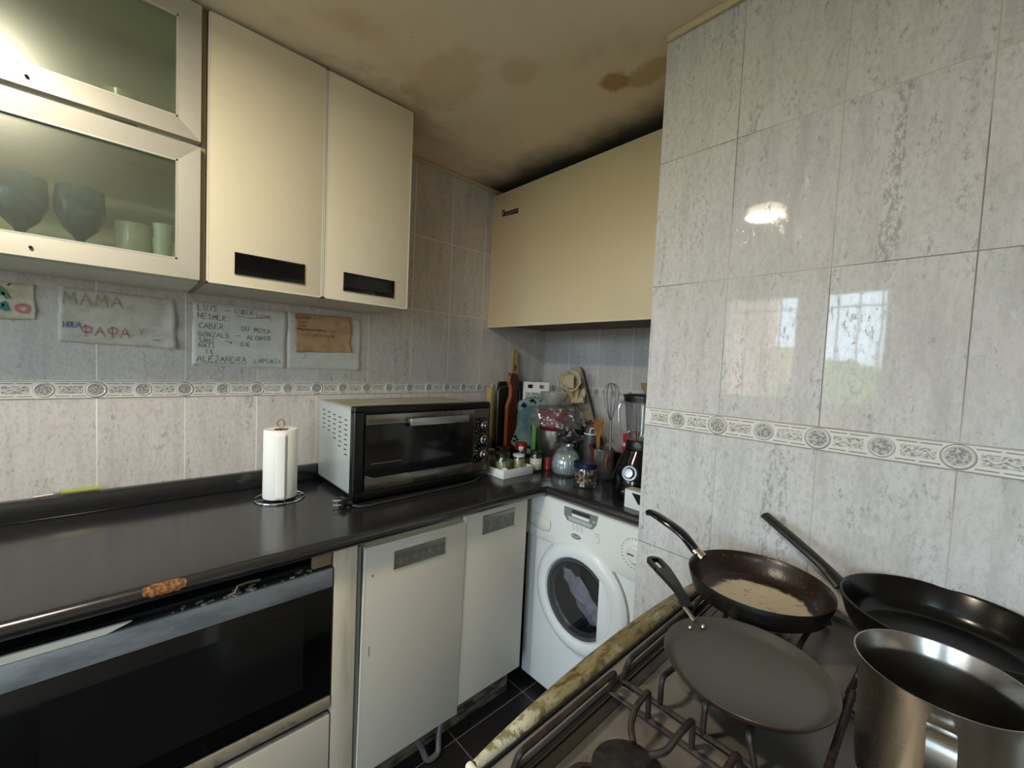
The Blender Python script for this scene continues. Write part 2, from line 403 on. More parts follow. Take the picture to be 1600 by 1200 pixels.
def thing(name, label, cat, loc=(0, 0, 0), rz=0, group=None, rot=None):
    o = bpy.data.objects.new(name, None); COL.objects.link(o); o.empty_display_size = .05
    o.location = loc; o.rotation_euler = rot if rot else (0, 0, rz)
    W[o.name] = Matrix.Translation(loc) @ (Matrix.Rotation(rz, 4, 'Z') if not rot else __import__('mathutils').Euler(rot).to_matrix().to_4x4())
    o['label'] = label; o['category'] = cat
    if group: o['group'] = group
    return o
def tag(o, label, cat, group=None):
    o['label'] = label; o['category'] = cat
    if group: o['group'] = group
    return o
def struct(o): o['kind'] = 'structure'; return o
def lab(o, l): o['label'] = l; return o
def text_bm(txt, size, fn, d=.0006):
    cu = bpy.data.curves.new('t', 'FONT'); cu.body = txt; cu.size = size; cu.align_x = 'CENTER'; cu.align_y = 'CENTER'; cu.resolution_u = 2
    to = bpy.data.objects.new('t', cu); COL.objects.link(to); bpy.context.view_layer.update()
    me = bpy.data.meshes.new_from_object(to); b = MB(); b.b.from_mesh(me)
    for v in b.b.verts: v.co = Vector(fn(v.co.x, v.co.y, d))
    bpy.data.objects.remove(to); bpy.data.curves.remove(cu); bpy.data.meshes.remove(me)
    return b
# surface maps: u to the right as seen, v up, d out of the surface
onL = lambda Y: (lambda u, v, d: (u, Y - d, v))               # faces -Y (u = X)
onB = lambda X: (lambda u, v, d: (X - d, -u, v))              # faces -X (u = -Y)

# ------------------------------------------------------------------ room
XW = -3.55; YW = -2.8
struct(MB().box(XW, 1.0, 0, .12, -.02, 2.4).build('wall_left', M['tile_left']))
struct(MB().box(0, .12, PY - .3, 0, -.02, 2.4).build('wall_back', M['tile_back']))
struct(MB().box(PX, -.001, YW, PY, -.02, 2.4).build('wall_pillar', M['tile_pillar']))
b = MB()
Y0, Y1, Z0, Z1 = -1.36, -.24, 1.12, 2.0
DY0, DY1, DZ1 = -2.74, -1.98, 2.1
b.box(XW - .12, XW, YW - .2, DY0, -.02, 2.4); b.box(XW - .12, XW, DY0, DY1, DZ1, 2.4); b.box(XW - .12, XW, DY1, Y0, -.02, 2.4); b.box(XW - .12, XW, Y1, .12, -.02, 2.4); b.box(XW - .12, XW, Y0, Y1, -.02, Z0); b.box(XW - .12, XW, Y0, Y1, Z1, 2.4)
struct(b.build('wall_front', M['plaster']))
b = MB(); b.box(XW, PX, YW - .12, YW, -.02, 2.4)
struct(b.build('wall_right', M['plaster']))
struct(MB().box(XW - .12, .12, YW - .2, .12, CEIL, CEIL + .1).build('ceiling', M['ceiling']))
struct(MB().box(XW - .12, .12, YW - .2, .12, -.1, 0).build('floor', M['floor']))
# mouldings between tiles and ceiling
b = MB(); b.box(-3.5, -.001, -.012, -.0005, CEIL - .016, CEIL - .0005, .004); struct(b.build('trim_1', M['moulding']))
b = MB(); b.box(PX - .012, PX - .0005, YW + .01, PY - .002, CEIL - .02, CEIL - .0005, .004); struct(b.build('trim_2', M['moulding']))
# window
wf = struct(MB().box(XW - .10, XW - .02, Y0, Y0 + .035, Z0, Z1).box(XW - .10, XW - .02, Y1 - .035, Y1, Z0, Z1).box(XW - .10, XW - .02, Y0, Y1, Z0, Z0 + .035)
            .box(XW - .10, XW - .02, Y0, Y1, Z1 - .035, Z1).box(XW - .10, XW - .02, -.985, -.80, Z0, Z1).build('window_1', M['white_plastic']))
MB().box(XW - .064, XW - .06, Y0 + .03, Y1 - .03, Z0 + .03, Z1 - .03).build('pane', M['glass'], wf)
g = MB()
for k in range(9): g.tube([(XW - .085, Y0 + .06 + k * .125, Z0), (XW - .085, Y0 + .06 + k * .125, Z1)], .006, 6)
g.box(XW - .09, XW - .08, Y0, Y1, 1.86, 1.872)
g.build('grille', M['grey_plastic'], wf)
df = struct(MB().box(XW - .10, XW - .04, DY0, DY0 + .05, .001, DZ1).box(XW - .10, XW - .04, DY1 - .05, DY1, .001, DZ1).box(XW - .10, XW - .04, DY0, DY1, DZ1 - .05, DZ1).box(XW - .10, XW - .04, DY0, DY1, .001, .10).build('added_door', M['white_plastic']))  # unseen glazed door, added to let in more bluish daylight
MB().box(XW - .074, XW - .07, DY0 + .04, DY1 - .04, .08, DZ1 - .04).build('pane', M['glass'], df)
# outside
o = MB().box(-13.5, -12, 1.9, 8, -6, 3.6).build('building', mat('pink_render', '#e5b7a6', .9)); tag(o, 'tall pink rendered building seen outside the window', 'building')
o = MB().box(-14, -12.5, .9, 1.85, -6, 2.1).build('building', mat('peach_render', '#e8c6a0', .9)); tag(o, 'low peach building seen outside the window', 'building')
tr = thing('tree', 'leafy green tree standing outside the window', 'tree', (-9, -.4, -6))
MB().tube([(-9, -.4, -6), (-9, -.4, -1), (-9, -.35, .2)], .14, 8).build('trunk', mat('bark', '#5b4a38', .9), tr)
b = MB(); b.grid(24, 14, lambda u, v: tuple(Vector((-9, -.4, .2)) + Vector((math.cos(2 * PI * u) * math.sin(PI * v), math.sin(2 * PI * u) * math.sin(PI * v), -math.cos(PI * v))) * (1.35 + .35 * noise.noise(Vector((math.cos(2 * PI * u) * 2, math.sin(2 * PI * u) * 2, v * 5))))), True)
b.build('crown', mat('foliage', '#7f9a4e', .8, bump=1, bs=6, bd=.2), tr)

# ------------------------------------------------------------------ frieze
def frieze(idx, fn, u0, u1, med0):
    b = MB(); H = FH
    b.box(0, 1, 0, 1, 0, 1)
    vs = list(b.b.verts)
    for v in vs: v.co = Vector(fn(u0 + v.co.x * (u1 - u0), ZF - H + v.co.z * 2 * H, .0003 + v.co.y * .0022))
    base = struct(b.build('trim_%d' % idx, M['frieze']))
    r, gq, dk, md_ = MB(), MB(), MB(), MB()
    k0 = math.ceil((u0 - med0) / .1); k1 = math.floor((u1 - med0) / .1)
    def ring(bb, c, r0, r1, d0, d1, n=28):
        A = [[bb.b.verts.new(fn(c + rr * math.cos(2 * PI * i / n), ZF + rr * math.sin(2 * PI * i / n), dd)) for i in range(n)] for rr, dd in ((r0, d0), (r0 * .4 + r1 * .6, d1), (r1, d0))]
        for P, Q in zip(A, A[1:]):
            for i in range(n): bb.b.faces.new((P[i], P[(i + 1) % n], Q[(i + 1) % n], Q[i]))
    def disc(bb, c, rr, d, n=24):
        bb.b.faces.new([bb.b.verts.new(fn(c + rr * math.cos(2 * PI * i / n), ZF + rr * math.sin(2 * PI * i / n), d)) for i in range(n)])
    def rect(bb, a0, a1, v0, v1, d):
        a0 = max(a0, u0); a1 = min(a1, u1)
        if a1 > a0: bb.b.faces.new([bb.b.verts.new(fn(a, v, d)) for a, v in ((a0, v0), (a1, v0), (a1, v1), (a0, v1))])
    for k in range(k0 - 1, k1 + 2):
        c = med0 + k * .1
        if u0 + .022 <= c <= u1 - .022:
            big = (k % 2 == 0); ring(r, c, .0150 - (0 if big else .0006), .0212 if big else .0196, .0026, .0052); disc(dk, c, .0226 if big else .0202, .0027); disc(md_, c, .0158 if big else .0150, .0040)
        rect(gq, c + .0265, c + .0735, ZF - .0105, ZF + .0105, .0029)
        for s_ in (-1, 1):
            rect(dk, c + .020, c + .0475, ZF + s_ * .0172 - .0009, ZF + s_ * .0172 + .0009, .0029)
            rect(dk, c + .0525, c + .080, ZF + s_ * .0172 - .0009, ZF + s_ * .0172 + .0009, .0029)
            rect(dk, c + 0, c + .1, ZF + s_ * .0233 - .0006, ZF + s_ * .0233 + .0006, .0028)
            rect(r, c + .0485, c + .0515, ZF + s_ * .0195 - .003, ZF + s_ * .0195 + .003, .0034)
        # scrolled relief between medallions
        pts = [(c + .028 + .044 * t / 14, ZF + .006 * math.sin(t * .9 + k * 1.7) * (1 if k % 2 else .5)) for t in range(15)]
        if pts[-1][0] < u1 and pts[0][0] > u0:
            r.ribbon(pts, .0022, fn, .0036)
            dk.ribbon([(p[0], p[1] - .0022) for p in pts], .0012, fn, .0032)
    r.build('raised_relief', M['frieze'], base); gq.build('grey_relief', M['frieze_grey'], base); md_.build('medallions', M['frieze_disc'], base); dk.build('dark_line', M['frieze_dark'], base)
frieze(3, onL(0), -3.0, -.002, -.08598)
frieze(4, onB(0), .004, -PY - .003, .09018)
frieze(5, onB(PX), -PY + .001, 2.7, 1.2904)

# ------------------------------------------------------------------ worktop
CZ = .85; CF = -.612; CX = -.612
def worktop():
    b = MB(); Rn = .018; rings = []
    for k in range(13):     # stack of outlines following the bullnose
        t_ = math.radians(-90 + 15 * k); o = Rn - Rn * math.cos(t_); z = CZ - .018 + Rn * math.sin(t_)
        rings.append([b.b.verts.new((x, y, z)) for x, y in [(-3.0, -.001), (-.001, -.001), (-.001, PY + .002), (CX + o, PY + .002), (CX + o, CF + o), (-3.0, CF + o)]])
    b.b.faces.new(rings[0][::-1]); b.b.faces.new(rings[-1])
    for A, B in zip(rings, rings[1:]):
        for i in range(6): b.b.faces.new((A[i], A[(i + 1) % 6], B[(i + 1) % 6], B[i]))
    root = b.build('worktop', M['counter'], smooth=50)
    tag(root, 'long black L-shaped worktop with a rounded front edge and a chipped spot', 'worktop')
    u = MB(); u.box(-3.0, -.001, -.026, -.001, CZ + .0005, .909, .004); u.box(-.026, -.001, PY + .002, -.027, CZ + .0005, .909, .004)
    u.build('upstand', M['counter'], root)
    c = MB()
    def f(u_, v_):
        x = -1.80 + .068 * u_; e = .006 * noise.noise(Vector((u_ * 5, v_ * 3, 1)))
        a = math.radians(72 - 82 * v_ + 5 * noise.noise(Vector((u_ * 6, 2, 0))))
        if v_ < .12 or v_ > .88: x = -1.766 + (x + 1.766) * (.72 + .2 * noise.noise(Vector((v_ * 20, u_ * 3, 0))))
        R = .0186
        y = (CF + .018) - R * math.cos(a); z = (CZ - .018) + R * math.sin(a)
        return (x + e * .7, y, z + 0 * e)
    c.grid(22, 12, f)
    lab(c.build('worn_patch', M['rawchip'], root), 'chipped patch of bare brown chipboard')
    # thin lamination seam under the edge
    return root
worktop()

# ------------------------------------------------------------------ upper cabinets
def handle_black(root, x0, x1, z0, z1, Y, parent):
    fr = MB(); t = .005
    fr.box(x0, x1, Y - .004, Y, z1 - t, z1); fr.box(x0, x1, Y - .004, Y, z0, z0 + t * 2.2); fr.box(x0, x0 + t, Y - .004, Y, z0, z1); fr.box(x1 - t, x1, Y - .004, Y, z0, z1)
    h = fr.build('handle', M['black_plastic'], parent)
    MB().box(x0 + t, x1 - t, Y - .0012, Y - .0002, z0 + t, z1 - t).build('handle_recess', M['black_gloss'], parent) if False else None
    r = MB(); r.box(x0 + t, x1 - t, Y - .0015, Y - .0003, z0 + t * 2.2, z1 - t); r.box(x0 + .02, x1 - .02, Y - .0035, Y - .0014, z0 + .022, z0 + .026)
    return h, r
def upper_two_door():
    root = thing('wall_cabinet', 'cream two-door wall cabinet with black recessed pulls above the pinned notes', 'wall cabinet', (-1.37, -.15, 1.507))
    c = MB(); c.box(-1.668, -1.074, -.276, -.002, 1.507, 2.206); c.build('body', M['underside'], root)
    for k, (x0, x1, hx0, hx1) in enumerate(((-1.667, -1.3735, -1.605, -1.425), (-1.3665, -1.075, -1.307, -1.130))):
        d = MB(); d.box(x0 + .003, x1 - .003, -.300, -.280, 1.512, 2.203, .0015); door = d.build('door', M['cream'], root)
        e = MB(); 
        e.box(x0, x0 + .003, -.3005, -.2795, 1.509, 2.206); e.box(x1 - .003, x1, -.3005, -.2795, 1.509, 2.206)
        e.box(x0, x1, -.3005, -.2795, 1.509, 1.512); e.box(x0, x1, -.3005, -.2795, 2.203, 2.206)
        e.build('edge_band', M['cream_edge'], door)
        h = MB(); t = .005; z0, z1, Y = 1.541, 1.601, -.300
        h.box(hx0, hx1, Y - .004, Y, z1 - t, z1, .001); h.box(hx0, hx1, Y - .005, Y, z0, z0 + .014, .001); h.box(hx0, hx0 + t, Y - .004, Y, z0, z1); h.box(hx1 - t, hx1, Y - .004, Y, z0, z1)
        h.box(hx0 + t, hx1 - t, Y - .0012, Y - .0002, z0 + .012, z1 - t)
        h.box(hx0 + .05, hx1 - .03, Y - .0030, Y - .0012, z0 + .024, z0 + .0265)
        lab(h.build('handle', M['black_gloss'], door), 'black recessed pull')
    s = MB(); s.cyl((-1.3695, -.298, 1.514), .003, .69, seg=8); lab(s.build('centre_strip', M['alu_line'], root), 'metal strip between the doors')
    return root
upper_two_door()
def glass_cabinet():
    root = thing('wall_cabinet', 'glass-fronted wall cabinet with two aluminium-framed flap doors above the drawings', 'wall cabinet', (-1.98, -.15, 1.507))
    x0, x1 = -2.29, -1.682
    b = MB(); b.box(x0, x1, -.018, -.002, 1.507, 2.206); b.box(x0, x1, -.270, -.0181, 1.507, 1.523); b.box(x0, x1, -.270, -.0181, 2.190, 2.206)
    b.box(x0, x0 + .016, -.270, -.0181, 1.523, 2.190); b.box(x1 - .016, x1, -.270, -.0181, 1.523, 2.190)
    b.box(x0 + .017, x1 - .017, -.262, -.0185, 1.850, 1.866)
    b.build('body', mat('cabinet_lining', '#d0d0c0', .5), root)
    s = MB(); s.box(x1 + .002, x1 + .012, -.285, -.002, 1.507, 2.206); lab(s.build('side_strip', mat('joint_strip', '#8d8064', .6), root), 'brown strip between the cabinets')
    for z0, z1 in ((1.511, 1.853), (1.866, 2.206)):
        fw = .046; f = MB(); ya, yb = -.301, -.279
        def bar(p):  # mitred bar, front face slightly bevelled inwards
            A = [f.b.verts.new((x, ya + (.004 if i > 1 else 0), z)) for i, (x, z) in enumerate(p)]; B = [f.b.verts.new((x, yb, z)) for x, z in p]
            f.b.faces.new(A[::-1]); f.b.faces.new(B)
            for i in range(4): f.b.faces.new((A[i], A[(i + 1) % 4], B[(i + 1) % 4], B[i]))
        o_, i_ = [(x0, z0), (x1, z0), (x1, z1), (x0, z1)], [(x0 + fw, z0 + fw), (x1 - fw, z0 + fw), (x1 - fw, z1 - fw), (x0 + fw, z1 - fw)]
        for k in range(4): bar([o_[k], o_[(k + 1) % 4], i_[(k + 1) % 4], i_[k]])
        d = lab(f.build('door', M['alu'], root, smooth=20), 'aluminium door frame')
        g = MB(); g.box(x0 + fw - .006, x1 - fw + .006, -.2905, -.2865, z0 + fw - .006, z1 - fw + .006); lab(g.build('door_glass', M['frost'], d), 'greenish frosted glass')
        q = MB(); t = .004
        q.box(x0 + fw, x1 - fw, -.2975, -.291, z0 + fw, z0 + fw + t); q.box(x0 + fw, x1 - fw, -.2975, -.291, z1 - fw - t, z1 - fw)
        q.box(x1 - fw - t, x1 - fw, -.2975, -.291, z0 + fw, z1 - fw); q.box(x0 + fw, x0 + fw + t, -.2975, -.291, z0 + fw, z1 - fw)
        q.build('bead', M['alu_line'], d)
        q = MB(); q.cyl((-1.974 if z0 < 1.6 else -1.977, -.3045, z0 + .020), .0032, .004, (0, 1, 0), 12); lab(q.build('screw_hole', M['void'], d), 'dark screw hole')
    return root
glass_cabinet()
# things behind the frosted glass
def goblet(x, y, label, sc=1.0, m='blue_glass'):
    z = 1.5235
    o = MB().lathe([(0, 0), (.034, 0), (.035, .003), (.008, .010), (.006, .050), (.012, .062), (.030, .082), (.043, .115), (.045, .145), (.042, .178), (.040, .178), (.042, .145), (.040, .116), (.026, .086), (0, .072)], (x, y, z), mod=lambda a, zz: 1 + (.018 * math.sin(a * 12 + zz * 120) if zz > .07 else 0)).build('goblet', M[m])
    return tag(o, label, 'goblet', 'blue goblets behind the cabinet glass')
goblet(-2.000, -.205, 'blue textured glass goblet at the left edge, behind the lower cabinet glass')
goblet(-1.905, -.205, 'blue textured glass goblet, right one behind the lower cabinet glass')
M['pale_glass'] = mat('pale_glass', '#c3c7b8', .2, spec=.7)
o = MB().lathe([(0, 0), (.036, 0), (.038, .004), (.038, .125), (.036, .125), (.036, .008), (0, .006)], (-1.808, -.17, 1.5235)).build('glass_jar', thin_glass('jar_glass', (.86, .88, .82), .3, .08, .35, (.8, .82, .72))); tag(o, 'wide clear glass jar beside the blue goblets behind the glass', 'jar')
for k in range(3):
    o = MB().lathe([(0, 0), (.017, 0), (.0215, .05), (.0200, .05), (.0158, .004), (0, .004)], (-1.752, -.205, 1.5237 + k * .041)).build('shot_glass', M['pale_glass'])
    tag(o, 'pale small tumbler, %s of the stack in the lower right of the glass cabinet' % ('bottom one', 'middle one', 'top one')[k], 'glass', 'stacked small tumblers')
o = MB().lathe([(0, 0), (.03, 0), (.038, .09), (.036, .09), (.028, .005), (0, .004)], (-1.835, -.20, 1.8665)).build('cup', M['pale_glass']); tag(o, 'pale cup on the upper shelf behind the frosted glass', 'cup')

def back_cabinet():
    root = thing('wall_cabinet', 'wide cream corner wall cabinet with a single flap door above the blender', 'wall cabinet', (-.22, -.5, 1.52))
    MB().box(-.424, -.002, PY + .003, -.004, 1.530, 2.170).build('body', M['chipboard'], root)
    d = MB().box(-.446, -.427, PY + .003, -.006, 1.512, 2.176, .0015).build('door', M['cream_back'], root)
    MB().box(-.4465, -.4265, PY + .003, -.006, 1.511, 1.5135).box(-.4465, -.4265, PY + .003, -.006, 2.1745, 2.177).box(-.4465, -.4265, -.006, -.0035, 1.511, 2.177).build('edge_band', M['cream_edge'], d)
    fn = onB(-.446)
    s = MB(); s.prism([(.078, 2.062), (.196, 2.054), (.196, 2.078), (.098, 2.080), (.094, 2.094), (.080, 2.095)], .0002, .0012, fn)
    st = lab(s.build('sticker', M['black_plastic'], d), 'small black maker sticker with pale lettering')
    q = MB()
    for k in range(10): q.ribbon([(.106 + k * .0086, 2.064), (.106 + k * .0086 + .0035, 2.074 - (k % 3) * .002), (.106 + k * .0086 + .006, 2.063)], .0016, fn, .0016)
    q.ribbon([(.083, 2.068), (.088, 2.088), (.093, 2.068)], .003, fn, .0016)
    q.build('lettering', M['white_plastic'], st)
back_cabinet()

# ------------------------------------------------------------------ notes on the wall
F = {
 'A': [[(0, 0), (.5, 1), (1, 0)], [(.2, .4), (.8, .4)]], 'B': [[(0, 0), (0, 1), (.7, .95), (.8, .75), (.1, .52), (.9, .35), (.8, .05), (0, 0)]],
 'C': [[(.9, .85), (.5, 1), (.1, .6), (.15, .15), (.6, 0), (.95, .15)]], 'D': [[(0, 0), (0, 1), (.7, .8), (.9, .4), (.6, .05), (0, 0)]],
 'E': [[(.9, 1), (0, .95), (0, 0), (.95, .02)], [(0, .5), (.7, .52)]], 'G': [[(.9, .85), (.4, 1), (.05, .5), (.4, 0), (.9, .15), (.9, .5), (.5, .5)]],
 'H': [[(0, 0), (.05, 1)], [(.9, 0), (.9, 1)], [(0, .5), (.9, .5)]], 'I': [[(.4, 0), (.45, 1)]], 'J': [[(.2, 1), (.9, 1)], [(.7, 1), (.65, .1), (.3, 0), (.05, .2)]],
 'L': [[(.1, 1), (.05, .02), (.9, .05)]], 'M': [[(0, 0), (.15, 1), (.5, .3), (.85, 1), (1, 0)]], 'N': [[(0, 0), (.05, 1), (.85, .02), (.9, 1)]],
 'O': [[(.5, 1), (.1, .7), (.1, .25), (.5, 0), (.9, .3), (.85, .75), (.5, 1)]], 'P': [[(.1, 0), (.1, 1), (.8, .9), (.75, .5), (.1, .45)]],
 'Q': [[(.45, -.1), (.45, 1.05)], [(.45, .95), (0, .7), (.1, .35), (.45, .35), (.9, .4), (.95, .8), (.45, .95)]],
 'R': [[(.05, 0), (.1, 1), (.8, .9), (.7, .5), (.1, .45), (.9, 0)]], 'S': [[(.9, .9), (.4, 1), (.1, .75), (.8, .35), (.6, .02), (.05, .1)]],
 'T': [[(0, 1), (1, 1)], [(.5, 1), (.5, 0)]], 'U': [[(0, 1), (.1, .1), (.6, 0), (.9, .3), (.9, 1)]], 'V': [[(0, 1), (.45, 0), (.95, 1)]],
 'Y': [[(0, 1), (.45, .5), (.95, 1)], [(.45, .5), (.4, -.1)]], 'Z': [[(.05, 1), (.9, 1), (.05, 0), (.95, .02)]],
 '-': [[(-.2, .5), (1.5, .52)]], '>': [[(-.6, .75), (.2, .55), (1.1, .45)], [(.7, .75), (1.15, .45), (.7, .2)]], '|': [[(.3, 0), (.3, 1)]], ':': [[(.4, .1), (.42, .25)], [(.4, .6), (.42, .75)]], ',': [[(.3, .1), (.1, -.3)]]}
def write(b, txt, u, v, h, fn, w=.0016, adv=.95, asp=.7, slope=0, d=.0008, jit=.06):
    rnd = random.Random(hash(len(txt)) + int(u * 1000)); x = u
    for ch in txt:
        if ch != ' ':
            for st in F[ch]:
                pts = []
                for a, c in zip(st, st[1:]):
                    for k in range(3): pts.append((a[0] + (c[0] - a[0]) * k / 3, a[1] + (c[1] - a[1]) * k / 3))
                pts.append(st[-1])
                pts = [(x + (p[0] + rnd.uniform(-jit, jit) * .5) * h * asp, v + slope * (x - u) + (p[1] + rnd.uniform(-jit, jit) * .5) * h) for p in pts]
                b.ribbon(pts, w, fn, d)
        x += h * asp * (1 + adv * .3) * (.7 if ch == 'I' else 1)
    return b
def sheet(name, corners, m, label, cat, curl=.004, d0=.0012, seed=0, nu=24, nv=14):
    """paper pinned on the left wall; corners tl,tr,br,bl as (X,z)"""
    tl, tr_, br, bl = corners; fn = onL(0)
    b = MB()
    def f(u, v):
        x = (bl[0] * (1 - u) + br[0] * u) * (1 - v) + (tl[0] * (1 - u) + tr_[0] * u) * v
        z = (bl[1] * (1 - u) + br[1] * u) * (1 - v) + (tl[1] * (1 - u) + tr_[1] * u) * v
        e = noise.noise(Vector((u * 4 + seed, v * 3, seed)))
        ed = (max(0, u - .85) / .15) ** 2 + (max(0, .15 - u) / .15) ** 2 * .3
        if u in (0, 1): x += .003 * noise.noise(Vector((v * 6, seed, 3)))
        if v in (0, 1): z += .0025 * noise.noise(Vector((u * 6, seed, 5)))
        return fn(x, z, d0 + curl * (.25 + .25 * e) * 4 * u * (1 - u) * .3 + curl * ed * abs(math.sin(v * 5 + seed)))
    b.grid(nu, nv, f)
    return tag(b.build(name, m, solid=.0003), label, cat)
M['paper_cream'] = paper('cream_paper', '#dcd3bb', '#c4b79a')
M['paper_white'] = paper('white_paper', '#e6e4dd', '#dcd9d0', .12)
M['paper_old'] = paper('aged_paper', '#dad5c9', '#c4bda9')
M['kraft'] = paper('kraft_paper', '#c6a07a', '#b28b66', 0)
onW = onL(0)
n1 = sheet('drawing', ((-2.10, 1.482), (-2.0015, 1.479), (-1.9985, 1.388), (-2.10, 1.377)), M['paper_cream'], 'small cream drawing with fat teal and pink letters, leftmost on the wall', 'drawing', seed=3)
teal = mat('teal_marker', '#2f7f7c', .7); green = mat('green_marker', '#5d8f68', .7); pinkm = mat('pink_marker', '#c9736a', .7); olive = mat('olive_pencil', '#a39f7c', .8)
purple = mat('purple_pen', '#6a65a0', .7)
b = MB(); write(b, 'MA', -2.105, 1.437, .028, onW, .0085, asp=1.0, d=.0045, adv=.4); b.build('green_letters', green, n1)
b = MB(); write(b, 'AM', -2.10, 1.404, .024, onW, .009, asp=1.0, d=.0045, adv=.4); b.build('teal_letters', teal, n1)
b = MB(); write(b, 'O', -2.035, 1.404, .022, onW, .006, asp=1.2, d=.0045); b.build('pink_letter', pinkm, n1)
b = MB(); b.ribbon([(-2.047, 1.470), (-2.041, 1.476)], .003, onW, .0045); b.build('accent', M['ink'], n1)
n2 = sheet('drawing', ((-1.957, 1.483), (-1.713, 1.481), (-1.709, 1.327), (-1.961, 1.332)), M['paper_old'], 'creased pale sheet lettered MAMA and PAPA with a torn right corner', 'drawing', curl=.012, seed=8)
b = MB(); write(b, 'MAMA', -1.950, 1.437, .034, onW, .0028, asp=.72, d=.0048); b.build('olive_letters', olive, n2)
b = MB(); write(b, 'QAQA', -1.915, 1.352, .030, onW, .0026, asp=.68, d=.0048); b.build('pink_letters', mat('red_pen', '#b8736c', .7), n2)
b = MB(); write(b, 'HOLA', -1.950, 1.373, .016, onW, .0022, asp=.5, adv=.2, d=.0048, slope=.06); b.build('purple_letters', purple, n2)
b = MB(); write(b, 'Y', -1.796, 1.367, .018, onW, .0012, asp=.8, d=.005)
b.ribbon([(-1.763, 1.362), (-1.762, 1.364)], .002, onW, .005); b.ribbon([(-1.752, 1.363), (-1.751, 1.365)], .002, onW, .005); b.ribbon([(-1.765, 1.352), (-1.757, 1.350), (-1.748, 1.352)], .0014, onW, .005)
b.ribbon([(-1.81, 1.361), (-1.803, 1.362)], .0012, onW, .005); b.build('small_face', M['ink'], n2)
n3 = sheet('note', ((-1.668, 1.485), (-1.396, 1.481), (-1.398, 1.273), (-1.670, 1.276)), M['paper_white'], 'large white sheet covered in handwritten names and arrows', 'note', curl=.003, seed=1)
b = MB()
for txt, u, v, h, sl in (('LUIS', -1.655, 1.456, .019, 0), ('-', -1.583, 1.454, .014, 0), ('CUBER', -1.556, 1.456, .015, 0), ('LUAN,', -1.490, 1.449, .014, -.05),
                         ('NESMLR:', -1.655, 1.430, .017, -.05), ('CABER', -1.652, 1.398, .018, 0), ('DU', -1.535, 1.399, .016, 0), ('MOYA', -1.498, 1.396, .017, 0),
                         ('GONZALO', -1.654, 1.371, .016, 0), ('-', -1.551, 1.373, .015, 0), ('ALONSO', -1.519, 1.370, .016, 0),
                         ('SANZ', -1.652, 1.352, .014, 0), ('>', -1.575, 1.348, .018, 0), ('DIE', -1.536, 1.346, .015, 0), ('NATI', -1.652, 1.335, .015, 0), ('||', -1.634, 1.316, .015, 0),
                         ('ALEJANDRA', -1.656, 1.290, .020, 0), ('LAPLATA', -1.496, 1.290, .016, 0)):
    write(b, txt, u, v, h, onW, .0013, asp=.60, slope=sl, d=.0026, jit=.12)
b.ribbon([(-1.553, 1.450), (-1.51, 1.444), (-1.47, 1.448)], .0013, onW, .0026); b.ribbon([(-1.665, 1.278), (-1.645, 1.286), (-1.60, 1.285), (-1.52, 1.286)], .0010, onW, .0026)
b.ribbon([(-1.62, 1.330), (-1.615, 1.318), (-1.618, 1.305)], .0011, onW, .0026)
b.build('handwriting', M['ink'], n3)
n4 = sheet('note', ((-1.391, 1.481), (-1.119, 1.482), (-1.118, 1.272), (-1.392, 1.273)), M['paper_white'], 'blank white sheet behind the small brown paper, right of the name list', 'note', curl=.003, seed=5)
b = MB()
for p in (((-1.385, 1.447), (-1.375, 1.446)), ((-1.372, 1.346), (-1.374, 1.352)), ((-1.358, 1.334), (-1.355, 1.338)), ((-1.338, 1.312), (-1.330, 1.318), (-1.325, 1.328)), ((-1.37, 1.310), (-1.365, 1.308))):
    b.ribbon(list(p), .0012, onW, .0026)
b.build('pen_marks', M['ink'], n4)
n5 = sheet('note', ((-1.372, 1.479), (-1.164, 1.485), (-1.160, 1.344), (-1.365, 1.335)), M['kraft'], 'creased brown kraft note stuck on top of the blank white sheet', 'note', curl=.010, d0=.0042, seed=11)
b = MB(); write(b, 'LUNAN', -1.366, 1.460, .011, onW, .0014, asp=.9, d=.0085, adv=.3); write(b, 'LUN', -1.358, 1.444, .008, onW, .0012, asp=1.0, d=.0085); write(b, 'SUR', -1.358, 1.431, .008, onW, .0012, asp=1.0, d=.0085)
write(b, 'MUSUNDU', -1.362, 1.416, .010, onW, .0012, asp=1.2, d=.0095); b.ribbon([(-1.355, 1.421), (-1.22, 1.425)], .0012, onW, .0095); write(b, 'SUBSYUR', -1.330, 1.397, .011, onW, .0012, asp=1.1, d=.0095); b.build('handwriting', mat('brown_ink', '#5c4433', .7), n5)

# pen on the upstand
pen = thing('craft_knife', 'lime green handled craft knife lying on the black upstand', 'craft knife', (-1.94, -.012, .9095))
b = MB(); b.tube([(-1.955, -.0135, .9165), (-1.945, -.0135, .9165), (-1.885, -.0135, .9165), (-1.880, -.0135, .9165)], .0060, 10); b.build('handle', mat('lime_plastic', '#a7aa55', .35), pen)
b = MB(); b.tube([(-1.968, -.0135, .9145), (-1.956, -.0135, .9155)], .0042, 8); b.build('collar', M['grey_plastic'], pen)
b = MB(); b.tube([(-2.005, -.0135, .9120), (-1.99, -.0135, .9130), (-1.968, -.0135, .9145)], .0030, 6); b.build('blade', M['steel_dull'], pen)

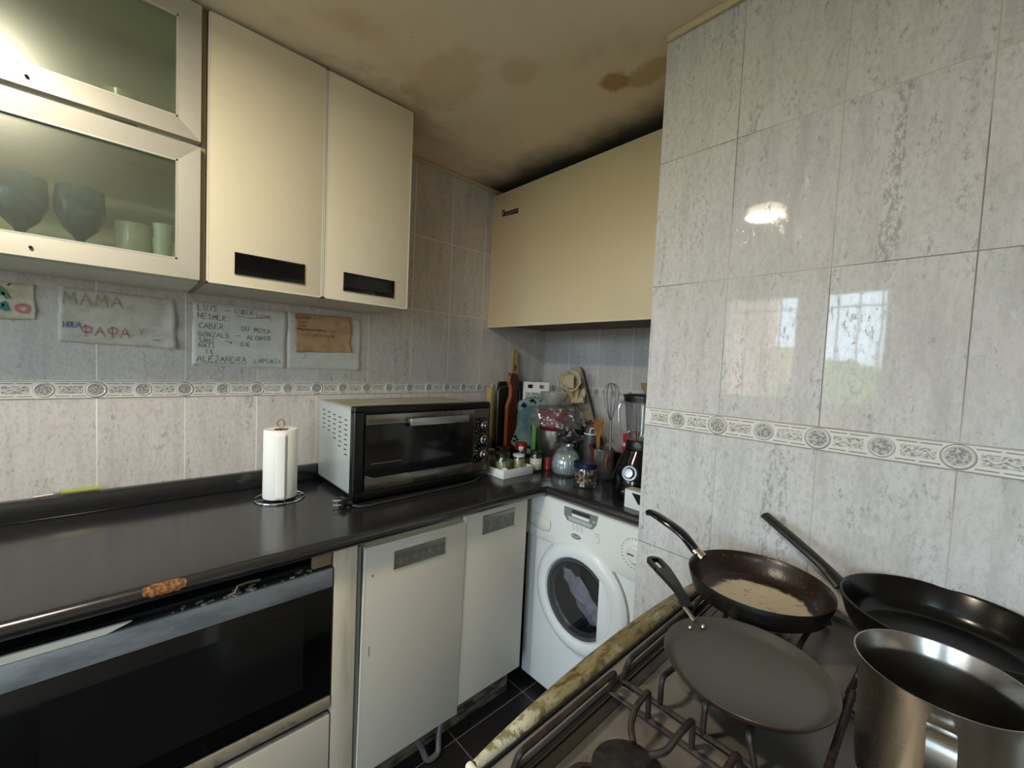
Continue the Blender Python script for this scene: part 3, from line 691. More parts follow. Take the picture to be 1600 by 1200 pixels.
# ------------------------------------------------------------------ paper towel
pt = thing('paper_towel_holder', 'wire holder standing on the worktop under the notes', 'holder', (-1.453, -.185, CZ))
C0 = Vector((-1.453, -.185, CZ))
b = MB(); b.tube([C0 + Vector((.072 * math.cos(a), .072 * math.sin(a), .0035)) for a in [2 * PI * k / 40 for k in range(40)]], .0022, 8, True)
b.tube([C0 + Vector((-.072, 0, .0035)), C0 + Vector((.072, 0, .0035))], .002, 8); b.tube([C0 + Vector((0, -.072, .0035)), C0 + Vector((0, .072, .0035))], .002, 8); b.build('ring_base', M['chrome'], pt)
b = MB(); b.tube([C0 + Vector((0, 0, .004)), C0 + Vector((0, 0, .237))], .003, 8); b.build('rod', M['chrome'], pt)
b = MB(); b.tube([C0 + Vector((.0085 * math.cos(a), -.006 * math.cos(a), .249 + .013 * math.sin(a))) for a in [2 * PI * k / 20 for k in range(20)]], .0022, 8, True); lab(b.build('finial', mat('copper_loop', '#b08a6a', .25, metal=1), pt), 'copper coloured wire loop')
roll = thing('paper_towel_roll', 'white paper towel roll on the wire holder', 'paper towel', (-1.453, -.185, CZ + .008))
b = MB()
def rf(a, z): return 1 + .012 * math.sin(a * 2 + 1) + .006 * noise.noise(Vector((math.cos(a) * 2, math.sin(a) * 2, z * 15)))
b.lathe([(.0205, .001), (.048, 0), (.0495, .004), (.0495, .219), (.047, .223), (.0205, .220)], C0 + Vector((0, 0, .0085)), mod=rf, seg=64)
b.build('sheets', M['paper_towel'], roll)
a0 = math.radians(-118)
b = MB(); b.grid(8, 20, lambda u, v: C0 + Vector(((.0515 + .004 * u * math.sin(v * 3)) * math.cos(a0 + .5 * u), (.0515 + .004 * u) * math.sin(a0 + .5 * u), .010 + .214 * v))); lab(b.build('loose_end', M['paper_towel'], roll, solid=.0005), 'loose end of the towel')
b = MB().lathe([(.018, 0), (.0204, 0), (.0204, .2215), (.018, .2215), (.018, 0)], C0 + Vector((0, 0, .0087))); b.build('core', M['card'], roll)

# ------------------------------------------------------------------ toaster oven
def toaster():
    X0, X1, YF, YB, ZB, ZT = -1.292, -.732, -.386, -.035, .868, 1.160
    root = thing('toaster_oven', 'large silver and black countertop oven under the kraft note, cord in front', 'countertop oven', (-1.01, -.2, CZ))
    b = MB()
    b.box(X0 + .004, X1 - .004, YF + .030, YB, ZB, ZT - .0015, .012, 3); b.build('casing', mat('pale_casing', '#c3c8c4', .38, metal=.35, var=.05, vs=3), root)
    def topm():
        t = NT('greasy_top'); p = t.pos()
        c = t.mix(t.step(t.noise(p, 10, 6, .65), .35, .7), lin('#a09a68'), lin('#b9b7a2'))
        c = t.mix(t.math('MULTIPLY', t.step(t.noise(p, 70, 5, .6), .62, .7), .6), c, lin('#7d6a3a'))
        return t.done(t.bsdf(Base_Color=c, Roughness=.35, Metallic=.3))
    b = MB(); b.box(X0 + .018, X1 - .012, YF + .034, YB - .012, ZT - .0014, ZT + .0004); lab(b.build('top_panel', topm(), root), 'yellowed greasy top panel')
    v = MB()
    for c in range(5):
        for r in range(8):
            if r > 4 + c * .8: continue
            y = -.095 - c * .052 - (.004 if r % 2 else 0); z = 1.128 - r * .0165 - .003 * c
            v.box(X0 + .0030, X0 + .0045, y - .011, y + .011, z - .0016, z + .0016)
    v.build('vent_slots', M['ink'], root)
    # front bezel
    f = MB(); T = .012
    zb, zt = .866, 1.168
    f.box(X0 - .002, X1 + .002, YF, YF + .034, zt - .026, zt, .006, 3); f.box(X0 - .002, X1 + .002, YF, YF + .034, zb, zb + .022, .004, 2)
    f.box(X0 - .002, X0 + .034, YF, YF + .034, zb + .01, zt - .01, .006, 3); f.box(X1 - .006, X1 + .002, YF, YF + .034, zb + .01, zt - .01, .002, 2)
    f.box(X0 + .02, X1 - .004, YF + .012, YF + .033, zb + .01, zt - .01)
    f.build('front_frame', M['black_plastic'], root)
    # control panel
    cx0 = -.812
    c = MB(); c.box(cx0, X1 - .005, YF + .0015, YF + .013, zb + .022, zt - .026); cp = c.build('control_panel', M['steel'], root)
    MB().box(cx0 + .004, X1 - .012, YF + .0005, YF + .003, .925, 1.105, .001).build('dial_plate', M['black_gloss'], cp)
    dl = MB(); fn = onL(YF + .0005)
    for kz in (1.075, 1.018, .958):
        kb = MB(); kb.lathe([(0, -.004), (.017, -.004), (.0175, -.012), (.0135, -.013), (.0125, -.028), (.011, -.031), (0, -.031)], (-.767, YF + .001, kz), (0, 1, 0)); k_ = kb.build('knob', M['chrome'], root)
        MB().box(-.769, -.765, YF - .0315, YF - .030, kz - .001, kz + .011).build('pointer', M['ink'], k_)
        for a in range(-140, 141, 28):
            r = math.radians(a + 90); dl.ribbon([(-.767 + .0215 * math.cos(r), kz + .0215 * math.sin(r)), (-.767 + .0255 * math.cos(r), kz + .0255 * math.sin(r))], .0018, fn)
        dl.ribbon([(-.800, kz + .016), (-.794, kz + .016)], .002, fn); dl.ribbon([(-.801, kz - .024), (-.795, kz - .022)], .002, fn)
    dl.build('dial_marks', M['lightgrey'], cp)
    # door
    dx0, dx1 = X0 + .036, cx0 - .004; dz0, dz1 = zb + .024, zt - .027
    d = MB(); d.box(dx0, dx1, YF - .004, YF + .011, dz0, dz0 + .040, .001); d.box(dx0, dx1, YF - .004, YF + .011, dz1 - .034, dz1, .001)
    door = d.build('door', M['steel'], root)
    g = MB(); g.box(dx0, dx1, YF - .003, YF + .010, dz0 + .0402, dz1 - .0342, .001); g.build('door_glass', M['oven_window'], door)
    tri = MB(); tri.prism([(dx0, dz0 + .040), (dx0 + .030, dz0 + .040), (dx0, dz0 + .052)], 0, .0006, onL(YF - .003)); tri.build('corner_web', M['steel_dull'], door)
    rk = MB(); rk.box(dx0 + .02, dx0 + .13, YF - .0034, YF - .0028, .976, .9785); rk.build('rack_wire', M['steel_dull'], door)
    h = MB(); hx0, hx1 = -1.110, -.862
    h.box(hx0, hx1, YF - .036, YF - .024, dz1 - .042, dz1 - .016, .003, 2); h.box(hx0 + .01, hx0 + .03, YF - .026, YF - .003, dz1 - .036, dz1 - .022); h.box(hx1 - .03, hx1 - .01, YF - .026, YF - .003, dz1 - .036, dz1 - .022)
    lab(h.build('handle', mat('silver_bar', '#b4b8ba', .3, metal=.8), door), 'silver bar handle')
    for x in (X0 + .04, X1 - .05):
        for y in (YF + .06, YB - .04): MB().cyl((x, y, CZ + .0003), .013, .0185, seg=16).build('foot', M['rubber'], root)
    MB().box(X0 + .02, X1 - .02, YF + .02, YB - .02, CZ + .006, ZB + .001).build('base_pan', M['black_matte'], root)
    c = MB(); z = CZ + .0045
    pts = [(-1.300, -.405, z + .003), (-1.283, -.420, z), (-1.255, -.428, z), (-1.20, -.425, z), (-1.12, -.423, z), (-1.04, -.418, z), (-.95, -.416, z), (-.87, -.410, z), (-.82, -.400, z), (-.78, -.38, z), (-.74, -.36, z), (-.72, -.30, z)]
    sm = []
    for i in range(len(pts) - 1):
        for k in range(4): sm.append(Vector(pts[i]).lerp(Vector(pts[i + 1]), k / 4))
    sm.append(Vector(pts[-1])); c.tube(sm, .0042, 8); cord = c.build('power_cord', M['rubber'], root)
    p = MB(); p.tube([(-1.298, -.402, CZ + .014), (-1.312, -.392, CZ + .015), (-1.322, -.385, CZ + .015)], lambda t: .008 + .007 * t, 10); p.box(-1.331, -1.317, -.403, -.365, CZ + .0008, CZ + .031, .004); pl = p.build('plug', M['black_plastic'], cord)
    q = MB()
    for dz in (.009, .024): q.tube([(-1.329, -.384, CZ + dz), (-1.349, -.372, CZ + dz)], .0026, 8)
    q.build('prongs', M['chrome'], pl)
toaster()

# ------------------------------------------------------------------ lower cabinets, oven
def filler():
    root = tag(MB().box(-1.417, -1.356, -.583, -.020, .10, .812, .001).build('filler_post', mat('beige_post', '#d6c9b4', .5, var_col='#b3a28b', vs=9, stretch=(2, 1, .3), thr=(.5, .8))), 'beige upright filler panel between the built-in oven and the cupboards', 'filler panel')
filler()
def base_cabinet():
    root = thing('base_cabinet', 'grey-white base cupboard under the worktop with two doors and dull metal pulls', 'base cabinet', (-1.02, -.3, 0))
    b = MB(); b.box(-1.354, -.690, -.555, -.03, .115, .812); b.build('body', M['carcass'], root)
    MB().box(-1.3535, -1.343, -.578, -.5552, .115, .800).build('edge_strip', M['grey_plastic'], root)
    MB().box(-1.352, -.99, -.566, -.5553, .785, .812).build('top_rail', mat('yellowed_rail', '#b7ab89', .5, var=.2), root)
    b = MB(); b.box(-1.352, -.690, -.515, -.50, .001, .1148); lab(b.build('kick_board', mat('dirty_kick', '#6b5c4a', .8, var_col='#2a221c', vs=12, stretch=(1, 1, 4), thr=(.4, .6)), root), 'stained brown kick board')
    def door(x0, x1, z0, z1, hx0, hx1, hz0, hz1, Y, rot=0, seed=0):
        Rm = Matrix.Translation((x0, 0, z0)) @ Matrix.Rotation(rot, 4, 'Y') @ Matrix.Translation((-x0, 0, -z0))
        d = MB(); d.box(x0, x1, Y, Y + .018, z0, z1, .0015, mtx=Rm); dd = d.build('door', M['gray_door'], root)
        e = MB(); e.box(x0, x1, Y - .0006, Y + .0185, z1 - .0012, z1 + .0006, mtx=Rm); e.box(x0 - .0006, x0 + .0012, Y - .0006, Y + .0185, z0, z1, mtx=Rm); e.build('edge_band', M['cream_edge'], dd)
        h = MB(); t = .004
        h.box(hx0, hx1, Y - .004, Y, hz1 - .016, hz1, .001, mtx=Rm); h.box(hx0, hx1, Y - .003, Y, hz0, hz0 + t, mtx=Rm); h.box(hx0, hx0 + t, Y - .003, Y, hz0, hz1, mtx=Rm); h.box(hx1 - t, hx1, Y - .003, Y, hz0, hz1, mtx=Rm)
        hh = lab(h.build('handle', mat('pull_frame', '#8d8b84', .4, metal=.7), dd), 'dull metal recessed pull')
        r = MB(); r.box(hx0 + t, hx1 - t, Y - .0012, Y - .0002, hz0 + t, hz1 - .016, mtx=Rm); r.build('recess', mat('pull_recess', '#77746b', .5, metal=.5, var_col='#9b978a', vs=60, thr=(.45, .75)), hh)
        return dd
    d1 = door(-1.342, -.990, .118, .791, -1.254, -1.076, .706, .760, -.583, math.radians(.8))
    q = MB(); q.box(-1.312, -1.309, -.5838, -.5828, .703, .709); q.box(-1.316, -1.3145, -.5836, -.5828, .47, .50); q.build('scratch', M['ink'], d1)
    door(-.9855, -.688, .137, .808, -.911, -.759, .7225, .789, -.579, math.radians(.4))
base_cabinet()
def built_in_oven():
    X0, X1, Y = -2.02, -1.4215, -.584
    root = thing('built_in_oven', 'old built-in oven with a steel top strip and a black glass front under the worktop', 'oven', (-1.72, -.3, .3))
    MB().box(X0 + .004, X1 - .002, -.555, -.03, .3645, .775).build('casing', M['black_matte'], root)
    MB().box(X0, X1 - .001, -.573, -.5555, .3645, .768).build('back_frame', M['void'], root)
    MB().box(X0, X1, Y, -.5735, .713, .764, .002).build('top_strip', mat('scuffed_steel', '#a5a8aa', .5, metal=.4, var_col='#85868a', vs=9, rvar=.2, stretch=(1, 1, 3)), root)
    d = MB().box(X0, X1, Y + .001, -.5735, .412, .7125, .001).build('door', M['oven_glass'], root)
    MB().box(X0 + .08, X1 - .07, Y + .0006, Y + .002, .465, .672).build('window', M['oven_window'], d)
    MB().box(X0, X1, Y - .002, -.5735, .378, .411, .002).build('bottom_strip', mat('grimy_strip', '#a79c88', .5, metal=.2, var_col='#6b5a44', vs=30, thr=(.5, .75)), root)
    # peeling cream lip and debris on the top edge
    c = MB(); c.prism([(X0, .7655), (-1.852, .7655), (-1.815, .7775), (-1.835, .7785), (X0, .7800)], .0, .006, onL(Y + .006)); lab(c.build('cream_lip', M['cream_edge'], root), 'broken cream lip')
    rnd = random.Random(4); c = MB()
    for k in range(46):
        x = rnd.uniform(-1.70, -1.47) if k < 34 else rnd.uniform(-1.80, -1.70); s_ = rnd.uniform(.003, .009); y = rnd.uniform(Y + .004, -.560)
        c.box(x, x + s_ * 1.6, y, y + s_, .7645, .7645 + s_ * .5, mtx=Matrix.Translation((x, y, .7645)) @ Matrix.Rotation(rnd.uniform(-1, 1), 4, 'Z') @ Matrix.Translation((-x, -y, -.7645)))
    lab(c.build('plaster_crumbs', mat('crumbs', '#8d8779', .9), root), 'pale crumbs along the top edge')
    c = MB(); c.tube([(-1.655, -.575, .767), (-1.640, -.577, .772), (-1.635, -.578, .786), (-1.615, -.578, .788), (-1.590, -.578, .786)], .0028, 6); lab(c.build('bracket', mat('rusty_bracket', '#8a7d5e', .5, metal=.5), root), 'bent metal bracket')
    c = MB(); c.box(-1.4700, -1.4225, -.574, -.560, .770, .806, .001); c.box(-1.458, -1.452, -.577, -.574, .778, .784); lab(c.build('wood_block', mat('old_wood', '#8e7a5c', .8, var=.3), root), 'small wooden block beside the filler panel')
    c = MB().box(X0 - .002, X1 - .001, -.48, -.47, .77, .812); c.build('rear_rail', M['void'], root)
    return root
built_in_oven()
dr = thing('base_cabinet', 'low base unit with a pale grey drawer front below the built-in oven', 'base cabinet', (-1.72, -.3, 0))
MB().box(-2.02, -1.4215, -.584, -.566, .112, .358, .002).build('drawer_front', M['gray_door'], dr)
MB().box(-2.016, -1.424, -.5655, -.04, .112, .340).build('body', M['carcass'], dr)
MB().box(-2.016, -1.424, -.515, -.50, .001, .1115).build('kick_board', M['carcass'], dr)
hose = MB(); pts = []
for k in range(31):
    t = k / 30; a = PI * t
    pts.append((-1.135 + .11 * t + .006 * math.sin(4 * a), -.545 - .035 * math.sin(a) , .012 + .085 * (abs(2 * t - 1) ** 2.2)))
hose.tube(pts, .0095, 10); tag(hose.build('drain_hose', mat('grey_hose', '#575553', .45)), 'grey drain hose looping out under the cupboard door', 'hose')

# ------------------------------------------------------------------ washing machine
def washer():
    X, Ya, Yb = -.600, -1.094, -.502
    root = thing('washing_machine', 'white front-loading washing machine under the worktop beside the tiled pillar', 'washing machine', (-.33, -.80, 0))
    fn = onB(X)
    b = MB(); b.box(X, -.03, Ya, Yb, .035, .812, .010, 3); b.build('cabinet', M['white_enamel'], root)
    for y in (Ya + .06, Yb - .06):
        for x in (X + .06, -.09): MB().cyl((x, y, 0.0005), .022, .036, seg=16).build('foot', M['rubber'], root)
    # control fascia, slightly proud with a sloping lower part
    p = MB()
    prof = [(.0, .640), (.004, .632), (.011, .650), (.012, .690), (.013, .808), (.004, .812), (0, .812)]
    A = [p.b.verts.new((X - d, Yb + .001, z)) for d, z in prof]; Bv = [p.b.verts.new((X - d, Ya - .001, z)) for d, z in prof]
    p.b.faces.new(A); p.b.faces.new(Bv[::-1])
    for i in range(len(prof)): p.b.faces.new((A[i], A[(i + 1) % len(prof)], Bv[(i + 1) % len(prof)], Bv[i]))
    fas = p.build('control_fascia', mat('fascia_white', '#e6e7e2', .35), root, smooth=20)
    ff = onB(X - .013)
    # detergent drawer outline
    q = MB(); q.prism([(.515, .688), (.612, .676), (.640, .690), (.640, .716), (.60, .726), (.515, .745)], 0, .0022, ff, .001); q.build('detergent_drawer', mat('drawer_cream', '#e2e2d6', .35), root)
    q = MB(); q.ribbon([(.515, .687), (.60, .674), (.636, .682), (.643, .700), (.640, .722)], .0022, ff, .0026); q.ribbon([(.515, .746), (.60, .728), (.640, .722)], .0012, ff, .0026); q.build('drawer_gap', M['lightgrey'], root)
    # display
    dpl = [(.705, .802), (.858, .806), (.850, .770), (.835, .752), (.722, .752), (.706, .770)]
    q = MB(); q.prism(dpl, 0, .002, ff); dis = lab(q.build('display_unit', M['grey_plastic'], root), 'grey display unit')
    f2 = onB(X - .015)
    q = MB(); q.prism([(.742, .784), (.822, .785), (.820, .774), (.744, .774)], 0, .0006, f2); q.build('button_row', M['white_plastic'], dis)
    q = MB(); q.prism([(.742, .799), (.824, .801), (.823, .787), (.743, .786)], 0, .0008, f2); q.build('screen', M['ink'], dis)
    q = MB(); q.prism([(.725, .770), (.838, .770), (.828, .756), (.730, .756)], 0, .0006, f2); q.build('lower_buttons', M['lightgrey'], dis)
    q = MB(); q.lathe([(0, 0), (.005, 0), (.005, .001), (0, .001)], (X - .015, -.842, .781), (-1, 0, 0), 14); q.build('button', M['lightgrey'], dis)
    # printed symbols
    s = MB()
    for k in range(3):
        u = .745 + k * .018
        s.ribbon([(u, .741), (u + .009, .742), (u + .012, .735), (u + .009, .726), (u + .003, .724)], .0014, ff, .0006); s.ribbon([(u + .001, .734), (u + .006, .734)], .0014, ff, .0006); s.ribbon([(u + .002, .747), (u + .008, .747)], .0016, ff, .0006)
    s.ribbon([(.846, .742), (.868, .741)], .0014, ff, .0006); s.ribbon([(.849, .734), (.867, .733), (.867, .716), (.858, .712)], .0014, ff, .0006)
    c_u, c_v = 1.005, .727
    for k in range(22):
        a = math.radians(50 + k * 13)
        for_r = .046; s.ribbon([(c_u + for_r * math.cos(a), c_v + for_r * math.sin(a)), (c_u + (for_r + .005) * math.cos(a), c_v + (for_r + .005) * math.sin(a))], .0024 if k % 3 else .0036, ff, .0006)
    s.build('printed_symbols', M['grey_plastic'], fas)
    k = MB(); k.lathe([(0, 0), (.030, 0), (.029, .012), (.024, .016), (0, .016)], (X - .013, -c_u - .004, c_v), (-1, 0, 0)); kn = k.build('programme_knob', M['white_plastic'], root)
    MB().box(X - .0305, X - .029, -c_u - .005, -c_u + .018, c_v - .002, c_v + .002).build('pointer', M['ink'], kn)
    q = MB(); q.lathe([(0, 0), (.022, 0), (.021, .004), (.016, .005), (0, .0055)], (X - .011, -.765, .703), (-1, 0, 0), 32)
    for v in q.b.verts: v.co.z = .703 + (v.co.z - .703) * .42
    bd = lab(q.build('badge', M['grey_plastic'], root), 'oval grey maker badge')
    q = MB(); q.ribbon([(.750, .703), (.757, .706), (.765, .701), (.773, .705), (.780, .703)], .0022, onB(X - .0165), .0006); q.build('badge_script', M['white_plastic'], bd)
    # door
    cy, cz = -.787, .478
    d = MB()
    prof = [(.202, .0), (.204, .010), (.198, .020), (.184, .028), (.160, .030), (.150, .026), (.143, .014), (.143, .002)]
    d.lathe(prof, (X, cy, cz), (-1, 0, 0), 72); d.lathe([(.143, .002), (.202, 0)], (X, cy, cz), (-1, 0, 0), 72)
    door = d.build('door', M['white_enamel'], root)
    q = MB(); q.tube([(X - .0008, cy + .2055 * math.cos(a), cz + .2055 * math.sin(a)) for a in [2 * PI * i / 72 for i in range(72)]], .0018, 6, True); q.build('door_seam', M['grey_plastic'], root)
    # straight-cut handle plate covering the right of the glass
    h = MB(); n = 18; half = math.asin(.085 / .150); pl = [(-(cy) + .150 * math.cos(a), cz + .150 * math.sin(a)) for a in [-half + 2 * half * i / n for i in range(n + 1)]]
    pl = [(-cy + .098, cz - .112)] + [(-cy + .152 * math.cos(a), cz + .152 * math.sin(a)) for a in [-.83 + 1.66 * i / 16 for i in range(17)]] + [(-cy + .098, cz + .112)]
    h.prism(pl, .020, .0285, onB(X), .003); lab(h.build('door_pull', M['white_enamel'], door), 'white grip plate over the glass edge')
    r = MB(); r.lathe([(.145, .012), (.142, .022), (.132, .020), (.126, .006), (.120, .002)], (X, cy, cz), (-1, 0, 0), 64); r.build('inner_ring', mat('smoke_ring', '#4b4a4c', .25), door)
    r = MB(); r.lathe([(0, .0015), (.142, .0015)], (X, cy, cz), (-1, 0, 0), 64); r.build('drum_back', mat('drum_dark', '#131318', .3), door)
    r = MB()
    def lf(u, v):
        p_ = Vector((u - .5, v - .5, 0)); n_ = noise.noise(Vector((u * 5, v * 5, 2)))
        w_ = .048 + .040 * math.sin(PI * v) ** .7; cu_ = .072 - .105 * v
        return (X - .005 - .010 * max(0, 1 - 4 * p_.length_squared) - .006 * n_, cy - cu_ + (u - .5) * 2 * w_ * .8 + .014 * n_, cz - .070 + .150 * v + .012 * noise.noise(Vector((u * 4, v * 3, 9))) + (u - .5) * .03)
    r.grid(18, 18, lf); lau = r.build('laundry', mat('grey_laundry', '#8b8992', .85, var_col='#b2b0ba', vs=18, bump=1, bs=25, bd=.01), root)
    gl = MB(); gl.lathe([(0, .026), (.05, .0255), (.10, .0235), (.128, .020)], (X, cy, cz), (-1, 0, 0), 48); gl.build('door_glass', thin_glass('porthole', (.72, .72, .76), .08, .03), door)
washer()

# ------------------------------------------------------------------ stove
SX0, SX1, SY0, SY1 = -1.545, -.800, -1.345, -1.86
HZ = .870
def stove():
    root = thing('gas_stove', 'old stainless gas stove with a greasy side rail, carrying three pans and a pot', 'stove', (-1.17, -1.6, 0))
    MB().box(SX0 + .01, SX1, SY1, SY0, .06, HZ - .022, .003).build('body', mat('stove_side', '#bdb9ae', .4, var_col='#7d6c4e', vs=9, thr=(.55, .8)), root)
    for x in (SX0 + .06, SX1 - .06):
        for y in (SY1 + .05, SY0 - .05): MB().cyl((x, y, .0005), .018, .061, seg=12).build('foot', M['rubber'], root)
    # hob: rim and sunken tray
    h = MB(); rim = .012
    h.box(SX0, SX1, SY0 - .018, SY0, HZ - .025, HZ - .002, .003); h.box(SX0, SX1, SY1, SY1 + .02, HZ - .025, HZ - .002, .003); h.box(SX1 - .02, SX1, SY1 + .0201, SY0 - .0181, HZ - .025, HZ - .002, .003); h.box(SX0, SX0 + .02, SY1 + .0201, SY0 - .0181, HZ - .025, HZ - .002, .003)
    h.build('hob_rim', M['stove_steel'], root)
    t = MB(); t.box(SX0 + .0201, SX1 - .0201, SY1 + .0201, SY0 - .0181, HZ - .024, HZ - .012); t.build('hob_tray', M['stove_steel'], root)
    g = MB(); g.box(SX0 + .03, SX1 - .03, -1.388, -1.374, HZ - .0119, HZ - .0108); g.box(SX0 + .03, SX1 - .03, -1.3735, -1.371, HZ - .0119, HZ - .008); lab(g.build('tray_step', mat('tray_step', '#3c3834', .3, metal=.5), root), 'dark stepped edge of the tray')
    g = MB(); g.box(SX0 + .02, SX1 - .02, SY0 - .024, SY0 - .0182, HZ - .0119, HZ - .0105)
    g.box(SX0 + .0, SX1, SY0 - .0008, SY0 + .0012, HZ - .012, HZ + .0015); lab(g.build('seam_line', M['void'], root), 'black line along the seam')  # black strips along the rail seam and the tray edge
    # raised ridge between grate rows
    g = MB()
    for x in (-1.3055, -1.072): g.box(x - .012, x + .012, SY1 + .03, SY0 - .03, HZ - .0118, HZ - .004, .003)
    g.build('tray_ridge', M['stove_steel'], root)
    # bowed side rail
    r = MB(); n = 30
    def rail(u, v):
        x = SX0 + .008 + (SX1 - SX0 - .01) * u
        bow = .024 * math.sin(PI * min(1, u * 1.05)) ** .8 if 0 < u < .95 else 0
        wdt = .013 + bow; a = PI * v
        y = SY0 + .002 + wdt * (1 - math.cos(a)) / 2 * 1.0; z = HZ - .004 + .011 * math.sin(a) ** .8
        return (x, y, z)
    r.grid(40, 12, rail)
    r.grid(40, 3, lambda u, v: (rail(u, 1)[0], rail(u, 1)[1], rail(u, 1)[2] - .03 * v)); r.grid(40, 3, lambda u, v: (rail(u, 0)[0], rail(u, 0)[1], rail(u, 0)[2] - .03 * v))
    lab(r.build('side_rail', M['trim'], root, smooth=60), 'yellow grease-stained side rail')
    MB().box(SX0 + .000, SX0 + .009, SY0 + .001, SY0 + .017, HZ - .03, HZ + .004, .003).build('rail_end_cap', M['white_plastic'], root)
    # burners
    def burner(x, y, rr, big=1):
        MB().lathe([(0, 0), (rr * 1.40, 0), (rr * 1.42, .0015), (rr * 1.25, .003), (0, .003)], (x, y, HZ - .0118)).build('burner_dish', mat('dish', '#8d867c', .3, metal=.6, var_col='#6a6158', vs=40), root) if True else None
        MB().lathe([(rr * .85, 0), (rr * 1.02, 0), (rr * 1.02, .010), (rr * .9, .012), (rr * .85, .012)], (x, y, HZ - .0087)).build('burner_crown', M['stove_steel'], root)
        MB().lathe([(0, 0), (rr, 0), (rr, .004), (rr * .9, .007), (0, .008)], (x, y, HZ + .0035)).build('burner_cap', M['burner'], root)
    xs, ys = (-1.4145, -1.188, -.955), (-1.4575, -1.690)
    for i, x in enumerate(xs):
        for j, y in enumerate(ys): burner(x, y, (.041, .030, .034)[i])
    # pan supports
    def grate(cx, cy):
        b = MB(); X, Y, zb, zt, R = .0965, .0875, HZ - .006, HZ + .034, .0036
        def P(x, y, z): return (cx + x, cy + y, z)
        def bend(pts, k=4):   # round the corners of a polyline
            out = [Vector(pts[0])]
            for a, p, c in zip(pts, pts[1:], pts[2:]):
                a, p, c = Vector(a), Vector(p), Vector(c); r = min(.009, (a - p).length * .45, (c - p).length * .45)
                s0 = p + (a - p).normalized() * r; s1 = p + (c - p).normalized() * r
                for i in range(k + 1):
                    t_ = i / k; out.append(s0.lerp(p, t_).lerp(p.lerp(s1, t_), t_))
            out.append(Vector(pts[-1])); return out
        # base frame
        for s_ in (-1, 1):
            b.tube([P(s_ * X, -Y, zb), P(s_ * X, Y, zb)], R, 8)
        # raised side loops along Y edges
        for s_ in (-1, 1):
            b.tube(bend([P(-X, s_ * Y * 1.02, zb), P(-X * .98, s_ * (Y - .008), zt - .004), P(X * .98, s_ * (Y - .008), zt - .004), P(X, s_ * Y * 1.02, zb)]), R * 1.15, 8)
        # fingers from the X edges
        for s_ in (-1, 1):
            for t_ in (-1, 1):
                b.tube(bend([P(s_ * X, t_ * .029, zb), P(s_ * X * .99, t_ * .029, zt), P(s_ * .060, t_ * .027, zt - .001), P(s_ * .040, t_ * .023, zt - .012), P(s_ * .026, t_ * .010, zt - .016)]), R * 1.1, 8)
        return b.build('pan_support', M['iron'], None)
    labs = {(0, 0): 'bare black wire pan support nearest the front left, no pan on it', (0, 1): 'black wire pan support at the front right, just before the steel pot', (1, 0): 'black wire pan support under the flat crepe pan',
            (1, 1): 'black wire pan support between the steel pot and the deep black pan', (2, 0): 'black wire pan support under the worn brown frying pan', (2, 1): 'black wire pan support under the deep black pan'}
    for i, x in enumerate(xs):
        for j, y in enumerate(ys):
            o = grate(x, y); tag(o, labs[(i, j)], 'pan support', 'wire pan supports on the stove')
    return root
stove()
GT = HZ + .038   # top of the supports

